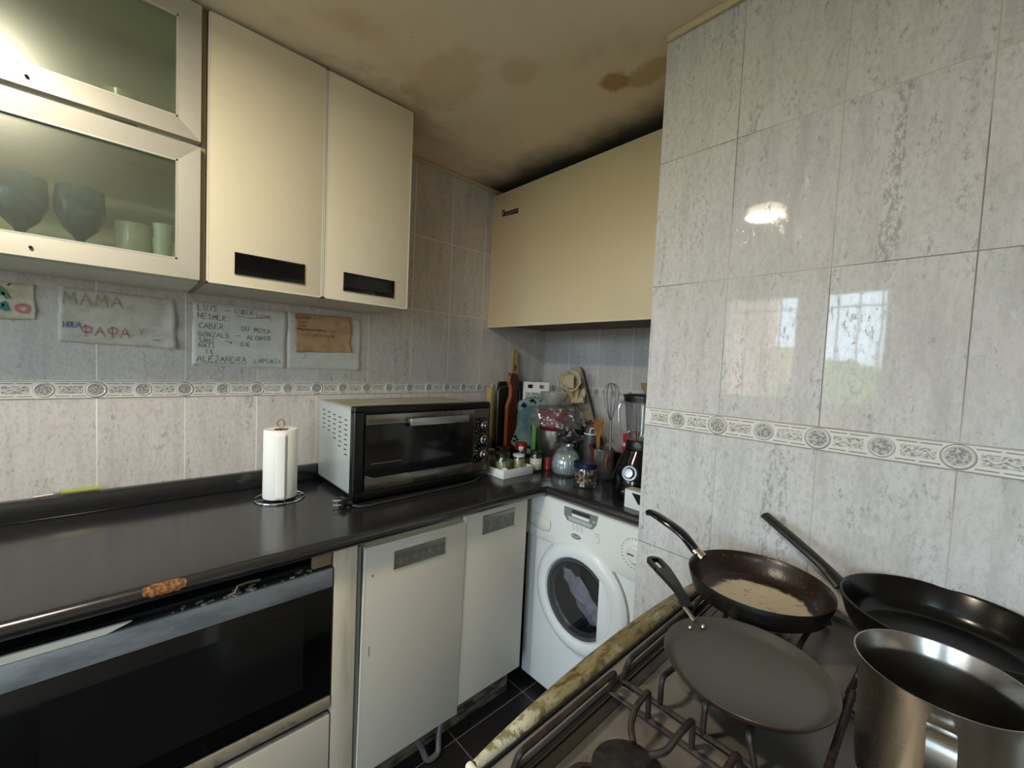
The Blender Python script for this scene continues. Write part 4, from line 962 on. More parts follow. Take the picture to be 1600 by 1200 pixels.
def bez(pts, n=24):
    """Catmull-Rom through points"""
    P = [Vector(p) for p in pts]; P = [P[0] * 2 - P[1]] + P + [P[-1] * 2 - P[-2]]; out = []
    seg = len(P) - 3
    for i in range(n + 1):
        t = i / n * seg; k = min(int(t), seg - 1); t -= k; a, b_, c, d = P[k:k + 4]
        out.append(.5 * ((2 * b_) + (c - a) * t + (2 * a - 5 * b_ + 4 * c - d) * t * t + (3 * b_ - a - 3 * c + d) * t ** 3))
    return out
def pans():
    # crepe pan
    cx, cy, r = -1.198, -1.505, .105; z0 = GT + .001
    root = thing('crepe_pan', 'flat grey non-stick crepe pan with a slotted handle, nearest pan on the stove', 'pan', (cx, cy, z0))
    MB().lathe([(0, .003), (.085, .003), (.096, .009), (.1035, .0175), (.1055, .0185)], (cx, cy, z0), seg=96).build('cooking_surface', M['crepe_in'], root)
    MB().lathe([(0, 0), (.085, 0), (.098, .007), (.1058, .0178), (.1055, .0187)], (cx, cy, z0), seg=96).build('outside', M['crepe_out'], root)
    rim = Vector((-1.150, -1.413, z0 + .016)); tip = Vector((-1.067, -1.293, .957))
    hp = bez([rim.lerp(tip, .12) + Vector((0, 0, .012)), rim.lerp(tip, .4) + Vector((0, 0, .013)), rim.lerp(tip, .7) + Vector((0, 0, .009)), tip], 20)
    # slotted handle: two rails joined at both ends
    dirn = (tip - rim).normalized(); side = dirn.cross(Vector((0, 0, 1))).normalized()
    h = MB()
    n = 40; path = bez([rim.lerp(tip, .10) + Vector((0, 0, .006)), rim.lerp(tip, .35) + Vector((0, 0, .012)), rim.lerp(tip, .7) + Vector((0, 0, .008)), tip], n)
    def wid(t): return .0080 + .0048 * min(1, max(0, (t - .3) / .35)) * 1.35 if t < .93 else .0145 * math.sqrt(max(0.04, 1 - ((t - .93) / .07) ** 2)) * .95
    def ring_at(i, a, b_):  # cross-section quad rows between offsets a..b
        c = path[i]; return [c + side * a + Vector((0, 0, .004)), c + side * b_ + Vector((0, 0, .004)), c + side * b_ - Vector((0, 0, .004)), c + side * a - Vector((0, 0, .004))]
    def strip(i0, i1, fa, fb):
        rows = [[h.b.verts.new(p) for p in ring_at(i, fa(i / n), fb(i / n))] for i in range(i0, i1 + 1)]
        for A, B in zip(rows, rows[1:]):
            for k in range(4): h.b.faces.new((A[k], A[(k + 1) % 4], B[(k + 1) % 4], B[k]))
        h.b.faces.new(rows[0][::-1]); h.b.faces.new(rows[-1])
    s0, s1 = int(n * .68), int(n * .93)
    strip(0, s0, lambda t: -wid(t), lambda t: wid(t)); strip(s1, n, lambda t: -wid(t), lambda t: wid(t))
    strip(s0, s1, lambda t: -wid(t), lambda t: -.0068); strip(s0, s1, lambda t: .0068, lambda t: wid(t))
    bmesh.ops.remove_doubles(h.b, verts=h.b.verts, dist=.0001)
    hd = lab(h.build('handle', M['black_plastic'], root), 'black handle with a hanging slot')
    f = MB(); f.tube([rim + Vector((-.004, -.004, .001)), rim.lerp(tip, .13) + Vector((-.006, .002, .006))], .0036, 8); f.build('bracket', M['brass'], hd)
    q = MB(); inw = -dirn
    for s_ in (-1, 1): q.lathe([(0, .003), (.003, .0025), (.004, 0)], rim + Vector((0, 0, -.004)) - dirn * .010 + side * s_ * .011, (0, 0, 1), 12)
    q.build('rivets', M['brass'], root)
    # worn brown frying pan
    cx, cy = -.972, -1.453; Z = GT + .001
    root = thing('frying_pan', 'frying pan with worn tan floor and burnt brown sides, back left of the stove', 'pan', (cx, cy, Z))
    MB().lathe([(0, .003), (.088, .003), (.094, .006)], (cx, cy, Z), seg=96).build('pan_floor', M['worn'], root)
    MB().lathe([(.094, .006), (.104, .014), (.112, .034), (.1155, .0425), (.1168, .0435)], (cx, cy, Z), seg=96).build('inner_wall', M['brown_side'], root)
    MB().lathe([(0, 0), (.094, 0), (.108, .010), (.115, .032), (.1172, .0425), (.1168, .0436)], (cx, cy, Z), seg=96).build('outside', M['pan_out'], root)
    pr = Vector((-.950, -1.343, Z + .038)); tip = Vector((-.932, -1.208, .992))
    path = bez([pr + Vector((.001, .012, .004)), pr + Vector((.003, .045, .030)), pr + Vector((.006, .090, .046)), pr.lerp(tip, .93) + Vector((0, 0, .008)), tip], 30)
    h = MB(); h.tube(path, lambda t: (.0105 + .0035 * math.sin(PI * t) - .003 * max(0, t - .85) / .15, .0095 - .0035 * t), 14); lab(h.build('handle', M['black_gloss'], root), 'curved black handle')
    MB().tube([pr + Vector((0, -.004, -.003)), pr + Vector((.001, .016, .0075))], lambda t: (.0115 - .001 * t, .0085), 12).build('ferrule', M['brass'], root)
    # deep black pan
    cx, cy = -.893, -1.692; Z = GT + .001
    root = thing('saute_pan', 'deep glossy black pan behind the steel pot, at the back right of the stove', 'pan', (cx, cy, Z))
    MB().lathe([(0, .003), (.098, .003), (.108, .008), (.116, .022), (.124, .054), (.127, .0575), (.129, .0575)], (cx, cy, Z), seg=96).build('inside', M['pan_black'], root)
    MB().lathe([(0, 0), (.098, 0), (.112, .008), (.121, .024), (.129, .052), (.1305, .0565), (.129, .058)], (cx, cy, Z), seg=96).build('outside', M['pan_out'], root)
    pr = Vector((-.885, -1.560, Z + .050)); tip = Vector((-.806, -1.415, 1.023))
    path = bez([pr + Vector((0, -.004, -.004)), pr.lerp(tip, .2) + Vector((0, 0, .004)), pr.lerp(tip, .6) + Vector((0, 0, .003)), pr.lerp(tip, .95), tip], 30)
    h = MB(); h.tube(path, lambda t: ((.0170 - .006 * min(1, t * 4) + .002 * math.sin(PI * t)) * (1 if t < .9 else .62), .0080 * (1 if t < .9 else .7)), 12)
    h.build('handle', mat('worn_black_handle', '#0f0f0d', .4, vs=60, var_col='#1f1e1a'), root)
    # steel pot
    cx, cy, r = -1.233, -1.687, .0625; Z = GT + .001; H = .131
    root = thing('steel_pot', 'brushed stainless steel pot with flared rim, front right on the stove', 'pot', (cx, cy, Z))
    MB().lathe([(0, .002), (r - .008, .002), (r - .0035, .007), (r - .003, H - .020), (r - .002, H - .016), (r + .0032, H - .0005), (r + .0048, H)], (cx, cy, Z), seg=96).build('inside', mat('pot_inside', '#a09d98', .25, metal=1, rvar=.1), root)
    MB().lathe([(0, 0), (r - .012, 0), (r - .004, .005), (r - .0015, .03), (r - .001, H - .016), (r + .0048, H - .001), (r + .0048, H)], (cx, cy, Z), seg=96).build('outside', M['steel'], root)
    h = MB(); a = math.radians(182); dv = Vector((math.cos(a), math.sin(a), 0)); sd = Vector((-dv.y, dv.x, 0)); base = Vector((cx, cy, Z)) + dv * (r - .001)
    prof = [(0, H - .020), (.010, H - .019), (.016, H - .024), (.019, H - .034), (.019, H - .062), (.014, H - .070), (0, H - .072)]
    th = [(0, H - .024), (.009, H - .023), (.0125, H - .027), (.0155, H - .036), (.0155, H - .061), (.012, H - .066), (0, H - .068)]
    rows = [[h.b.verts.new(base + dv * d + Vector((0, 0, z)) + sd * s_) for (d, z), s_ in ((p, -.0095), (p, .0095), (q, .0095), (q, -.0095))] for p, q in zip(prof, th)]
    for A, B in zip(rows, rows[1:]):
        for k in range(4): h.b.faces.new((A[k], A[(k + 1) % 4], B[(k + 1) % 4], B[k]))
    lab(h.build('handle', mat('polished_strap', '#a8a59e', .22, metal=1), root, smooth=60), 'short polished strap handle')
pans()
# ------------------------------------------------------------------ things in the corner
CT = CZ + .0006
VN = Vector((-.68, -.73, 0)); VR = Vector((.7306, -.6828, 0))     # towards the room / along the diagonal
amber = mat('amber_content', '#7d5222', .3); herbs = mat('herb_content', '#a09a68', .8, var_col='#cbc294', vs=90); darklid = mat('dark_lid', '#1f1b18', .35)
def jar(name, label, cat, x, y, r, h, content, fill, lidm, lidh=.014, neck=.86, lidr=.92, z=CT, group=None, glassm='glass', label_m=None):
    root = thing(name, label, cat, (x, y, z), group=group)
    b = MB(); b.lathe([(0, 0), (r - .003, 0), (r, .004), (r, h * .78), (r * neck, h * .90), (r * neck, h), (r * neck - .002, h), (r * neck - .002, h * .9), (r - .0025, h * .77), (r - .0025, .006), (0, .004)], (x, y, z)); b.build('glass_body', M[glassm], root)
    if content: b = MB(); b.lathe([(0, 0), (r - .0035, 0), (r - .0035, fill * h), (r * .5, fill * h + .003), (0, fill * h + .001)], (x, y, z + .005)); b.build('contents', content, root)
    if lidm: b = MB(); b.lathe([(0, h + .001), (r * lidr, h + .001), (r * lidr, h - lidh * .5), (r * lidr + .001, h - lidh * .5), (r * lidr + .001, h + lidh * .5), (r * lidr - .002, h + lidh * .6), (0, h + lidh * .6)], (x, y, z)); b.build('lid', lidm, root)
    if label_m: b = MB(); b.grid(14, 2, lambda u, v: (x + (r + .0006) * math.cos(math.radians(150 + 150 * u)), y + (r + .0006) * math.sin(math.radians(150 + 150 * u)), z + h * (.12 + .60 * v))); b.build('label_band', label_m, root, solid=.0004)
    return root
# white tray with jars
tr_ = thing('storage_tray', 'small white box tray full of jars in front of the oven corner', 'tray', (-.60, -.36, CT))
X0, X1, Y0_, Y1_, h_ = -.690, -.516, -.440, -.245, .036
b = MB(); b.box(X0, X1, Y0_, Y0_ + .005, CT, CT + h_, .001); b.box(X0, X1, Y1_ - .005, Y1_, CT, CT + h_, .001); b.box(X0, X0 + .005, Y0_ + .0051, Y1_ - .0051, CT, CT + h_, .001); b.box(X1 - .005, X1, Y0_ + .0051, Y1_ - .0051, CT, CT + h_, .001); b.box(X0 + .005, X1 - .005, Y0_ + .005, Y1_ - .005, CT, CT + .004)
b.build('box', M['white_plastic'], tr_)
b = MB(); b.box(-.60, -.565, Y0_ - .0012, Y0_ + .0002, CT + .016, CT + .0195, .0005); b.build('embossed_mark', M['white_plastic'], tr_)
ZT_ = CT + .0046
jar('spice_jar', 'glass jar of dried herbs with black lid, front left in the white tray', 'jar', -.640, -.375, .032, .082, herbs, .55, darklid, z=ZT_)
jar('spice_jar', 'amber filled jar with black lid, behind at the left of the white tray', 'jar', -.652, -.295, .032, .080, amber, .6, darklid, z=ZT_)
jar('spice_jar', 'glass jar of pale herbs with a white rim, front right in the white tray', 'jar', -.556, -.388, .027, .072, herbs, .7, M['white_plastic'], z=ZT_, lidh=.008)
jar('spice_jar', 'black lidded jar behind the herb jars, back right of the white tray', 'jar', -.570, -.295, .033, .086, amber, .3, darklid, z=ZT_)
rl = jar('spice_jar', 'jar with a red lid and white tag standing just behind the white tray', 'jar', -.482, -.325, .027, .098, amber, .5, mat('red_lid', '#7d1f1c', .35), lidh=.030, lidr=1.0)
b = MB(); b.grid(8, 2, lambda u, v: (-.482 + .0288 * math.cos(math.radians(205 + 45 * u)), -.325 + .0288 * math.sin(math.radians(205 + 45 * u)), CT + .083 + .018 * v)); lab(b.build('paper_tag', M['white_plastic'], rl, solid=.0004), 'white paper tag')
o = MB().lathe([(0, 0), (.016, 0), (.017, .003), (.015, .006), (0, .0065)], (0, 0, 0)).build('screw_lid', M['white_plastic'])
o.location = (-.667, -.419, CT + .024); o.rotation_euler = (math.radians(62), 0, math.radians(-35)); tag(o, 'loose white screw lid leaning in the front corner of the white tray', 'lid')
o = MB().tube([(-.660, -.300, CT + .0965), (-.640, -.318, CT + .0965)], lambda t: .008 * (1 - (2 * t - 1) ** 2 * .35), 12).build('garlic_clove', mat('garlic', '#b9b5a6', .6)); tag(o, 'pale oval clove lying on a black jar lid beside the oven', 'garlic')
jar('labelled_jar', 'jar with a printed cream label and black lid right of the white tray', 'jar', -.468, -.410, .0275, .083, None, 0, darklid, label_m=mat('cream_label', '#cfc6b2', .6, var_col='#5f5850', vs=130, stretch=(1, 1, 2.4), thr=(.56, .6)), glassm='paleglass' if False else 'glass')
b = MB(); b.cyl((-.405, -.425, CT), .018, .055, bev=.002); o = b.build('spice_tin', mat('red_tin', '#7e2a22', .35)); tag(o, 'small red spice tin half hidden behind the labelled jar', 'tin')
# fluted glass jar with sweets
fx, fy = -.395, -.525
fj = thing('glass_jar', 'round fluted glass jar holding wrapped sweets, nearest the worktop corner', 'jar', (fx, fy, CT))
b = MB(); b.lathe([(0, 0), (.052, 0), (.062, .012), (.066, .040), (.062, .072), (.046, .102), (.031, .112), (.031, .124), (.035, .130), (.032, .130), (.029, .124), (.029, .112), (.044, .100), (.060, .072), (.0635, .040), (.058, .014), (0, .006)], (fx, fy, CT), seg=64); b.build('glass_body', thin_glass('jar_shell', (.93, .96, .96), .3, .04, .05, (.8, .86, .86)), fj)
b = MB(); b.lathe([(.052, .010), (.0595, .040), (.056, .070), (.042, .094)], (fx, fy, CT), seg=144, mod=lambda a, z: 1 + .035 * math.cos(a * 24)); lab(b.build('fluting', thin_glass('fluted', (.97, .98, .98), .5, .1, .40, (.85, .88, .88)), fj), 'milky fluted inner face')
rnd = random.Random(5)
for k in range(16):
    a = rnd.uniform(0, 2 * PI); r = rnd.uniform(0, .042); c = [('#d9c94f', .5), ('#3f8f96', .4), ('#e6e6e0', .4), ('#2d6c8c', .4), ('#9cc7b0', .4)][k % 5]
    nm = 'sweet_%s' % c[0]
    if nm not in M: M[nm] = mat('sweet_wrapper', c[0], .3)
    p0 = Vector((fx + r * math.cos(a), fy + r * math.sin(a), CT + .014 + .010 * (k // 6))); dd = Vector((math.cos(a * 3), math.sin(a * 3), rnd.uniform(-.2, .2))) * .012
    o = MB().tube([p0 - dd * 1.5, p0 - dd, p0 - dd * .5, p0 + dd * .5, p0 + dd, p0 + dd * 1.5], lambda t: .0045 + .0035 * math.sin(PI * t) if .2 < t < .8 else .0035, 8, flat=.7).build('wrapped_sweet', M[nm])
    sw = ('yellow', 'teal', 'white', 'blue', 'pale green')[k % 5]; tag(o, sw + ' wrapped sweet at the bottom of the fluted glass jar', 'sweet', sw + ' sweets in the fluted jar')
# jar with navy lid and nuts
nx, ny = -.475, -.690
nj = thing('nut_jar', 'squat clear jar of nuts and dried fruit with a navy blue lid', 'jar', (nx, ny, CT))
b = MB(); b.lathe([(0, 0), (.040, 0), (.046, .006), (.047, .070), (.044, .078), (.042, .078), (.045, .069), (.044, .007), (0, .004)], (nx, ny, CT)); b.build('glass_body', M['glass'], nj)
b = MB(); b.lathe([(0, .077), (.047, .077), (.0485, .079), (.0485, .094), (.046, .097), (0, .0975)], (nx, ny, CT)); b.build('lid', mat('navy_lid', '#141b3c', .25), nj)
nm_ = [mat('nut_a', '#8d7350', .6), mat('nut_b', '#b08a4c', .6), mat('nut_c', '#9a4a32', .5), mat('nut_d', '#4e4030', .6), mat('nut_e', '#c9a9a0', .5)]
for k in range(46):
    a = k * 2.4; lay = k // 12; r = (.012 + .024 * ((k * 7) % 12) / 12); zz = CT + .014 + lay * .0135 + rnd.uniform(0, .004)
    b = MB(); b.lathe([(0, -.0065), (.0055, -.004), (.0075, 0), (.005, .005), (0, .0075)], (0, 0, 0), seg=8)
    q = Matrix.Translation((nx + r * math.cos(a), ny + r * math.sin(a), zz)) @ Matrix.Rotation(rnd.uniform(0, 3), 4, 'X') @ Matrix.Rotation(rnd.uniform(0, 3), 4, 'Z')
    bmesh.ops.transform(b.b, matrix=q, verts=b.b.verts); o = b.build('nut', nm_[k % 5]); kd_ = ('tan almond', 'golden nut', 'reddish dried fruit', 'dark brown nut', 'pinkish dried fruit')[k % 5]; tag(o, kd_ + ' piece inside the navy-lidded jar', 'nut', kd_ + ' pieces in the navy-lidded jar')
# mixing bowl, pot in it, glass bowl on top
bx, by = -.275, -.350
o = MB().lathe([(0, 0), (.058, 0), (.062, .002), (.092, .040), (.117, .110), (.124, .172), (.127, .174), (.128, .176), (.124, .177), (.120, .172), (.113, .110), (.088, .042), (.058, .006), (0, .005)], (bx, by, CT), seg=64).build('mixing_bowl', mat('bowl_steel', '#c4bfb6', .26, metal=.95, var=.2, vs=7)); tag(o, 'deep steel mixing bowl at the back of the corner, pot inside it', 'bowl')
pz = CT + .012
pot = thing('stock_pot', 'red pot with a bright metal rim nested in the mixing bowl, under plastic film', 'pot', (bx, by, pz))
MB().lathe([(0, 0), (.060, 0), (.066, .010), (.086, .255), (.083, .255), (.063, .012), (0, .006)], (bx, by, pz)).build('body', mat('red_pot', '#7a2030', .35), pot)
MB().lathe([(.083, .254), (.091, .254), (.093, .259), (.091, .263), (.083, .263)], (bx, by, pz)).build('rim', M['chrome'], pot)
MB().lathe([(0, .266), (.030, .266), (.084, .2635), (.089, .2640), (.086, .268), (.03, .271), (0, .271)], (bx, by, pz)).build('lid', M['steel_dull'], pot)
gz = pz + .2725
o = MB().lathe([(0, 0), (.034, 0), (.036, .004), (.056, .026), (.066, .058), (.0675, .062), (.064, .062), (.053, .028), (.033, .007), (0, .005)], (bx + .005, by + .025, gz), seg=48, mod=lambda a, z: 1 + .02 * math.sin(a * 18 + z * 160)).build('glass_bowl', thin_glass('cut_glass', (.88, .88, .84), .6, .08, .28, (.78, .76, .70))); tag(o, 'pale cut glass bowl resting on top of the red pot', 'bowl')
# film draped over the pot
def film(u, v):
    a = math.radians(150) + math.radians(230) * u
    n_ = noise.noise(Vector((math.cos(a) * 3, math.sin(a) * 3, v * 4))); n2 = noise.noise(Vector((math.cos(a) * 8, math.sin(a) * 8, v * 9)))
    rr = .097 + .055 * v ** .7 + .010 * n_ + .006 * n2 + (.020 * v if u > .45 else 0)
    z = pz + .266 - (.085 if u < .45 else .085 + .09 * (u - .45) / .55) * v + .010 * n2
    return (bx + rr * math.cos(a), by + rr * math.sin(a), z)
b = MB(); b.grid(90, 26, film); o = b.build('plastic_bag', M['bag']); tag(o, 'crumpled clear plastic bag draped around the red pot', 'plastic bag')
def dark(u, v):
    n_ = noise.noise(Vector((u * 5, v * 5, 3))); n2 = noise.noise(Vector((u * 12, v * 10, 6)))
    p_ = Vector((-.295, -.440, 0)) + VR * (-.055 + .125 * u) + VN * (.030 + .030 * math.sin(PI * v) + .018 * n_)
    return (p_.x, p_.y, CT + .120 + .105 * v * (1 - .35 * u) + .010 * n2)
b = MB(); b.grid(40, 26, dark); o = b.build('plastic_bag', thin_glass('dark_film', (.50, .42, .42), .3, .2, .45, (.10, .075, .08)), solid=.0008); tag(o, 'dark crumpled plastic bag bunched between the red pot and the shaker', 'plastic bag')
# leaning boards, trays
def leaf(name, poly, Y, th, m, label, cat, bev=.002, fnx=None):
    b = MB(); b.prism(poly, 0, th, fnx or onL(Y), bev); return tag(b.build(name, m), label, cat)
def rr_poly(u0, u1, v0, v1, r, n=5, top_only=False):
    out = []
    for cx_, cy_, a0_ in ((u1 - r, v1 - r, 0), (u0 + r, v1 - r, 90), (u0 + r, v0 + r, 180), (u1 - r, v0 + r, 270)):
        for k in range(n + 1):
            a = math.radians(a0_ + 90 * k / n); out.append((cx_ + r * math.cos(a), cy_ + r * math.sin(a)))
    return out
wood_y = mat('pale_wood', '#b49a63', .5, var_col='#9a8048', vs=14, stretch=(8, 8, .6)); wood_r = mat('reddish_wood', '#5a2a1c', .42, var_col='#3d1a12', vs=20, stretch=(6, 6, .5)); wood_e = mat('wood_edge', '#a3603a', .5)
pd = [(-.345, .858), (-.205, .858), (-.205, 1.17), (-.225, 1.215), (-.255, 1.235), (-.254, 1.385)] + [(-.274 + .020 * math.cos(math.radians(a)), 1.388 + .020 * math.sin(math.radians(a))) for a in range(15, 170, 20)] + [(-.294, 1.385), (-.293, 1.235), (-.325, 1.215), (-.345, 1.17)]
pb = leaf('paddle_board', pd, -.030, .012, wood_y, 'pale wooden paddle board whose long handle stands highest in the corner', 'chopping board')
MB().prism([(-.278, 1.290), (-.272, 1.292), (-.266, 1.315), (-.273, 1.328), (-.280, 1.318)], .0122, .0126, onL(-.030)).build('burnt_mark', M['ink'], pb)
leaf('baking_tray', rr_poly(-.400, -.105, .853, 1.233, .018), -.046, .014, mat('dark_tray', '#2b211a', .4, metal=.4), 'dark brown baking tray leaning upright against the left wall', 'baking tray', .003)
t2 = thing('baking_tray', 'black tray with a bright rolled edge standing before the brown tray', 'baking tray', (-.30, -.09, CT))
b = MB(); b.prism(rr_poly(-.425, -.275, .857, 1.205, .03), 0, .006, onL(-.078)); b.build('panel', M['black_matte'], t2)
b = MB(); b.tube([(u, -.0865, v) for u, v in rr_poly(-.427, -.273, .8545, 1.207, .032, 6)], .0035, 8, True); b.build('rolled_edge', M['steel_dull'], t2)
o = MB().box(-.462, -.440, -.070, -.031, CT, 1.202, .002).build('chopping_board', wood_y); tag(o, 'narrow yellowish board edge standing upright right beside the oven', 'chopping board')
wb_ = thing('wooden_board', 'dark reddish board with a chunky handle in front of the trays', 'chopping board', (-.35, -.11, CT))
wp = [(-.388, .853), (-.322, .853), (-.320, 1.12), (-.322, 1.16), (-.326, 1.205), (-.312, 1.225), (-.318, 1.262), (-.335, 1.278), (-.375, 1.280), (-.384, 1.235), (-.368, 1.205), (-.366, 1.16), (-.388, 1.11)]
b = MB(); b.prism(wp, 0, .020, onL(-.100), .002); b.build('board', wood_r, wb_)
b = MB(); b.prism([(u - .0006, v) for u, v in ((-.388, .855), (-.382, .855), (-.382, 1.11), (-.361, 1.16), (-.362, 1.205), (-.377, 1.235), (-.371, 1.2785), (-.3745, 1.2785), (-.384, 1.235), (-.3685, 1.205), (-.3665, 1.16), (-.388, 1.11))], .0003, .0206, onL(-.100)); lab(b.build('edge', wood_e, wb_), 'lighter orange edge')  # orange strip along the left edge of the board
# grater
gc = Vector((-.205, -.140, .95))
def gfn(u, v, d): p = gc + VR * u - VN * 0 + VN * (d + (1.236 - v) * .10); return (p.x, p.y, v)
gr = thing('grater', 'flat white plastic grater with two slots, leaning behind the blue platter', 'grater', (gc.x, gc.y, CT))
b = MB()
for (u0, u1, v0, v1) in ((-.070, -.056, .90, 1.236), (.056, .070, .90, 1.236), (-.0559, .0559, 1.222, 1.236), (-.0559, .0559, 1.180, 1.202), (-.0559, .0559, .90, .93), (-.0559, -.044, 1.2021, 1.2219), (.044, .0559, 1.2021, 1.2219), (-.018, .018, 1.2021, 1.2219)):
    b.prism([(u0, v0), (u1, v0), (u1, v1), (u0, v1)], 0, .008, gfn)
b.build('frame', M['white_plastic'], gr)
def perf():
    t = NT('perforated'); p = t.n('ShaderNodeTexCoord').outputs['UV']; g_ = t.pos()
    v = t.n('ShaderNodeTexVoronoi'); t.set(v.inputs['Vector'], g_); v.inputs['Scale'].default_value = 130
    f = t.step(v.outputs['Distance'], .34, .42)
    return t.done(t.bsdf(Base_Color=t.mix(f, lin('#4a4540'), lin('#aaa59a')), Roughness=.35, Metallic=.3))
b = MB(); b.prism([(-.056, .93), (.056, .93), (.056, 1.18), (-.056, 1.18)], .002, .004, gfn); b.build('grating_plate', perf(), gr)
# platter
pn = Vector((-.60, -.72, .16)).normalized(); pc = Vector((-.243, -.176, 1.006)); 
def platter_mat():
    t = NT('platter_glaze'); g_ = t.pos(); 
    v = t.n('ShaderNodeVectorMath', operation='DISTANCE'); t.set(v.inputs[0], g_); v.inputs[1].default_value = pc
    r = v.outputs['Value']; c = t.mix(t.step(t.noise(g_, 9, 3, .5), .4, .6), lin('#5d7f88'), lin('#84a0a2'))
    band = t.math('MULTIPLY', t.step(r, .106, .110), t.math('SUBTRACT', 1.0, t.step(r, .142, .146)))
    fl = t.math('MULTIPLY', band, t.step(t.noise(g_, 32, 2, .4), .54, .58)); c = t.mix(t.math('MULTIPLY', band, .35), c, lin('#c9c59a'))
    c = t.mix(fl, c, lin('#152440')); return t.done(t.bsdf(Base_Color=c, Roughness=.18))
b = MB(); b.lathe([(0, -.004), (.088, -.004), (.100, .004), (.149, .013), (.152, .011), (.102, -.001), (.088, -.009), (0, -.009)], pc, pn, 72); o = b.build('platter', platter_mat()); tag(o, 'large blue-grey floral platter standing on edge behind the mixing bowl', 'platter')
o = MB().prism([(.010, .853), (.030, .853), (.030, 1.04), (.026, 1.065), (.018, 1.070), (.011, 1.05)], .0, .035, lambda u, v, d: tuple(Vector((-.405, -.300, 0)) + VR * u * 1.0 + VN * d + Vector((0, 0, v))), .002).build('cutting_mat', mat('green_mat', '#4d8a2a', .4)); tag(o, 'bright green upright strip of a cutting mat beside the mixing bowl', 'cutting mat')
# long beige board against the back wall
fb = onB(-.012)
def rot2(p, c, a): u, v = p[0] - c[0], p[1] - c[1]; return (c[0] + u * math.cos(a) - v * math.sin(a), c[1] + u * math.sin(a) + v * math.cos(a))
pl = [rot2(p, (.335, 1.10), math.radians(24)) for p in rr_poly(.255, .405, .865, 1.345, .035)]
lo = min(v for u, v in pl)
pl = [(u, v - lo + CT + .001) for u, v in pl]
fb2 = lambda u, v, d: (-.030 - d - (1.34 - v) * .10, -u, v)
lb = thing('long_board', 'tall beige board slanting against the back wall behind the bagged pot', 'chopping board', (-.05, -.35, CT))
b = MB(); b.prism(pl, 0, .012, fb2, .002); b.build('board', mat('beige_board', '#b3a58b', .5, var_col='#978a72', vs=10), lb)
b = MB(); b.prism([(u + .004, v) for u, v in pl], -.0035, -.0003, fb2); lab(b.build('back_face', mat('dark_back', '#3a332b', .6), lb), 'dark back face')
# crumpled cloth bag
cb = thing('cloth_bag', 'crumpled beige cloth bag with an open brim and striped edge, top of the pile', 'bag', (-.16, -.33, 1.14))
cloth = mat('beige_cloth', '#c7b894', .9, var_col='#a8946c', vs=16, bump=.6, bs=60, bd=.003)
cc_ = Vector((-.160, -.340, 1.252)); ax = Vector((-.62, -.62, .45)).normalized()
def bf(a, z): return 1 + .10 * math.sin(a * 2 + .7) + .09 * noise.noise(Vector((math.cos(a) * 1.6, math.sin(a) * 1.6, z * 18)))
b = MB(); b.lathe([(.0, -.052), (.022, -.045), (.036, -.028), (.042, -.008), (.050, .004), (.056, .006), (.055, .010), (.047, .009), (.039, -.005), (.033, -.026), (.020, -.038), (0, -.044)], cc_, ax, 56, mod=bf); b.build('brim', cloth, cb)
b = MB(); b.lathe([(0, -.036), (.019, -.033), (.030, -.023), (.036, -.008)], cc_ + ax * .003, ax, 56, mod=bf); lab(b.build('inner_lining', mat('lining', '#a5846a', .9, var_col='#c0a995', vs=25), cb), 'brownish inner lining')
def fold(u, v):
    p_ = cc_ + VR * (-.045 + .125 * u) * (1 - .15 * v) + Vector((0, 0, -.035 - .072 * v)); n_ = noise.noise(Vector((u * 7, v * 2.0, 4)))
    return p_ + VN * (.005 + .032 * v + .026 * n_ * (1 - .2 * v)) + Vector((0, 0, .010 * n_))
b = MB(); b.grid(40, 18, fold); b.build('folded_body', cloth, cb, solid=.002)
b = MB(); b.prism([(-.118, 1.262), (-.070, 1.290), (-.030, 1.285), (-.028, 1.215), (-.060, 1.225)], 0, .004, lambda u, v, d: tuple(Vector((cc_.x, cc_.y, v)) + VR * (u + .042) + VN * (d + .012))); b.build('flap', cloth, cb)
def stripe():
    t = NT('striped_edge'); g_ = t.pos(); d_ = t.n('ShaderNodeVectorMath', operation='DOT_PRODUCT'); t.set(d_.inputs[0], g_); d_.inputs[1].default_value = (VR.x, VR.y, .25)
    f = t.math('GREATER_THAN', t.math('FRACT', t.math('MULTIPLY', d_.outputs['Value'], 95.0)), .55)
    return t.done(t.bsdf(Base_Color=t.mix(f, lin('#d2cbb4'), lin('#3c3026')), Roughness=.8))
b = MB(); b.prism([(-.116, 1.255), (-.105, 1.228), (-.055, 1.195), (-.032, 1.195), (-.050, 1.222)], 0, .005, lambda u, v, d: tuple(Vector((cc_.x, cc_.y, v)) + VR * (u + .042) + VN * (d + .013))); lab(b.build('striped_edge', stripe(), cb), 'striped edge')
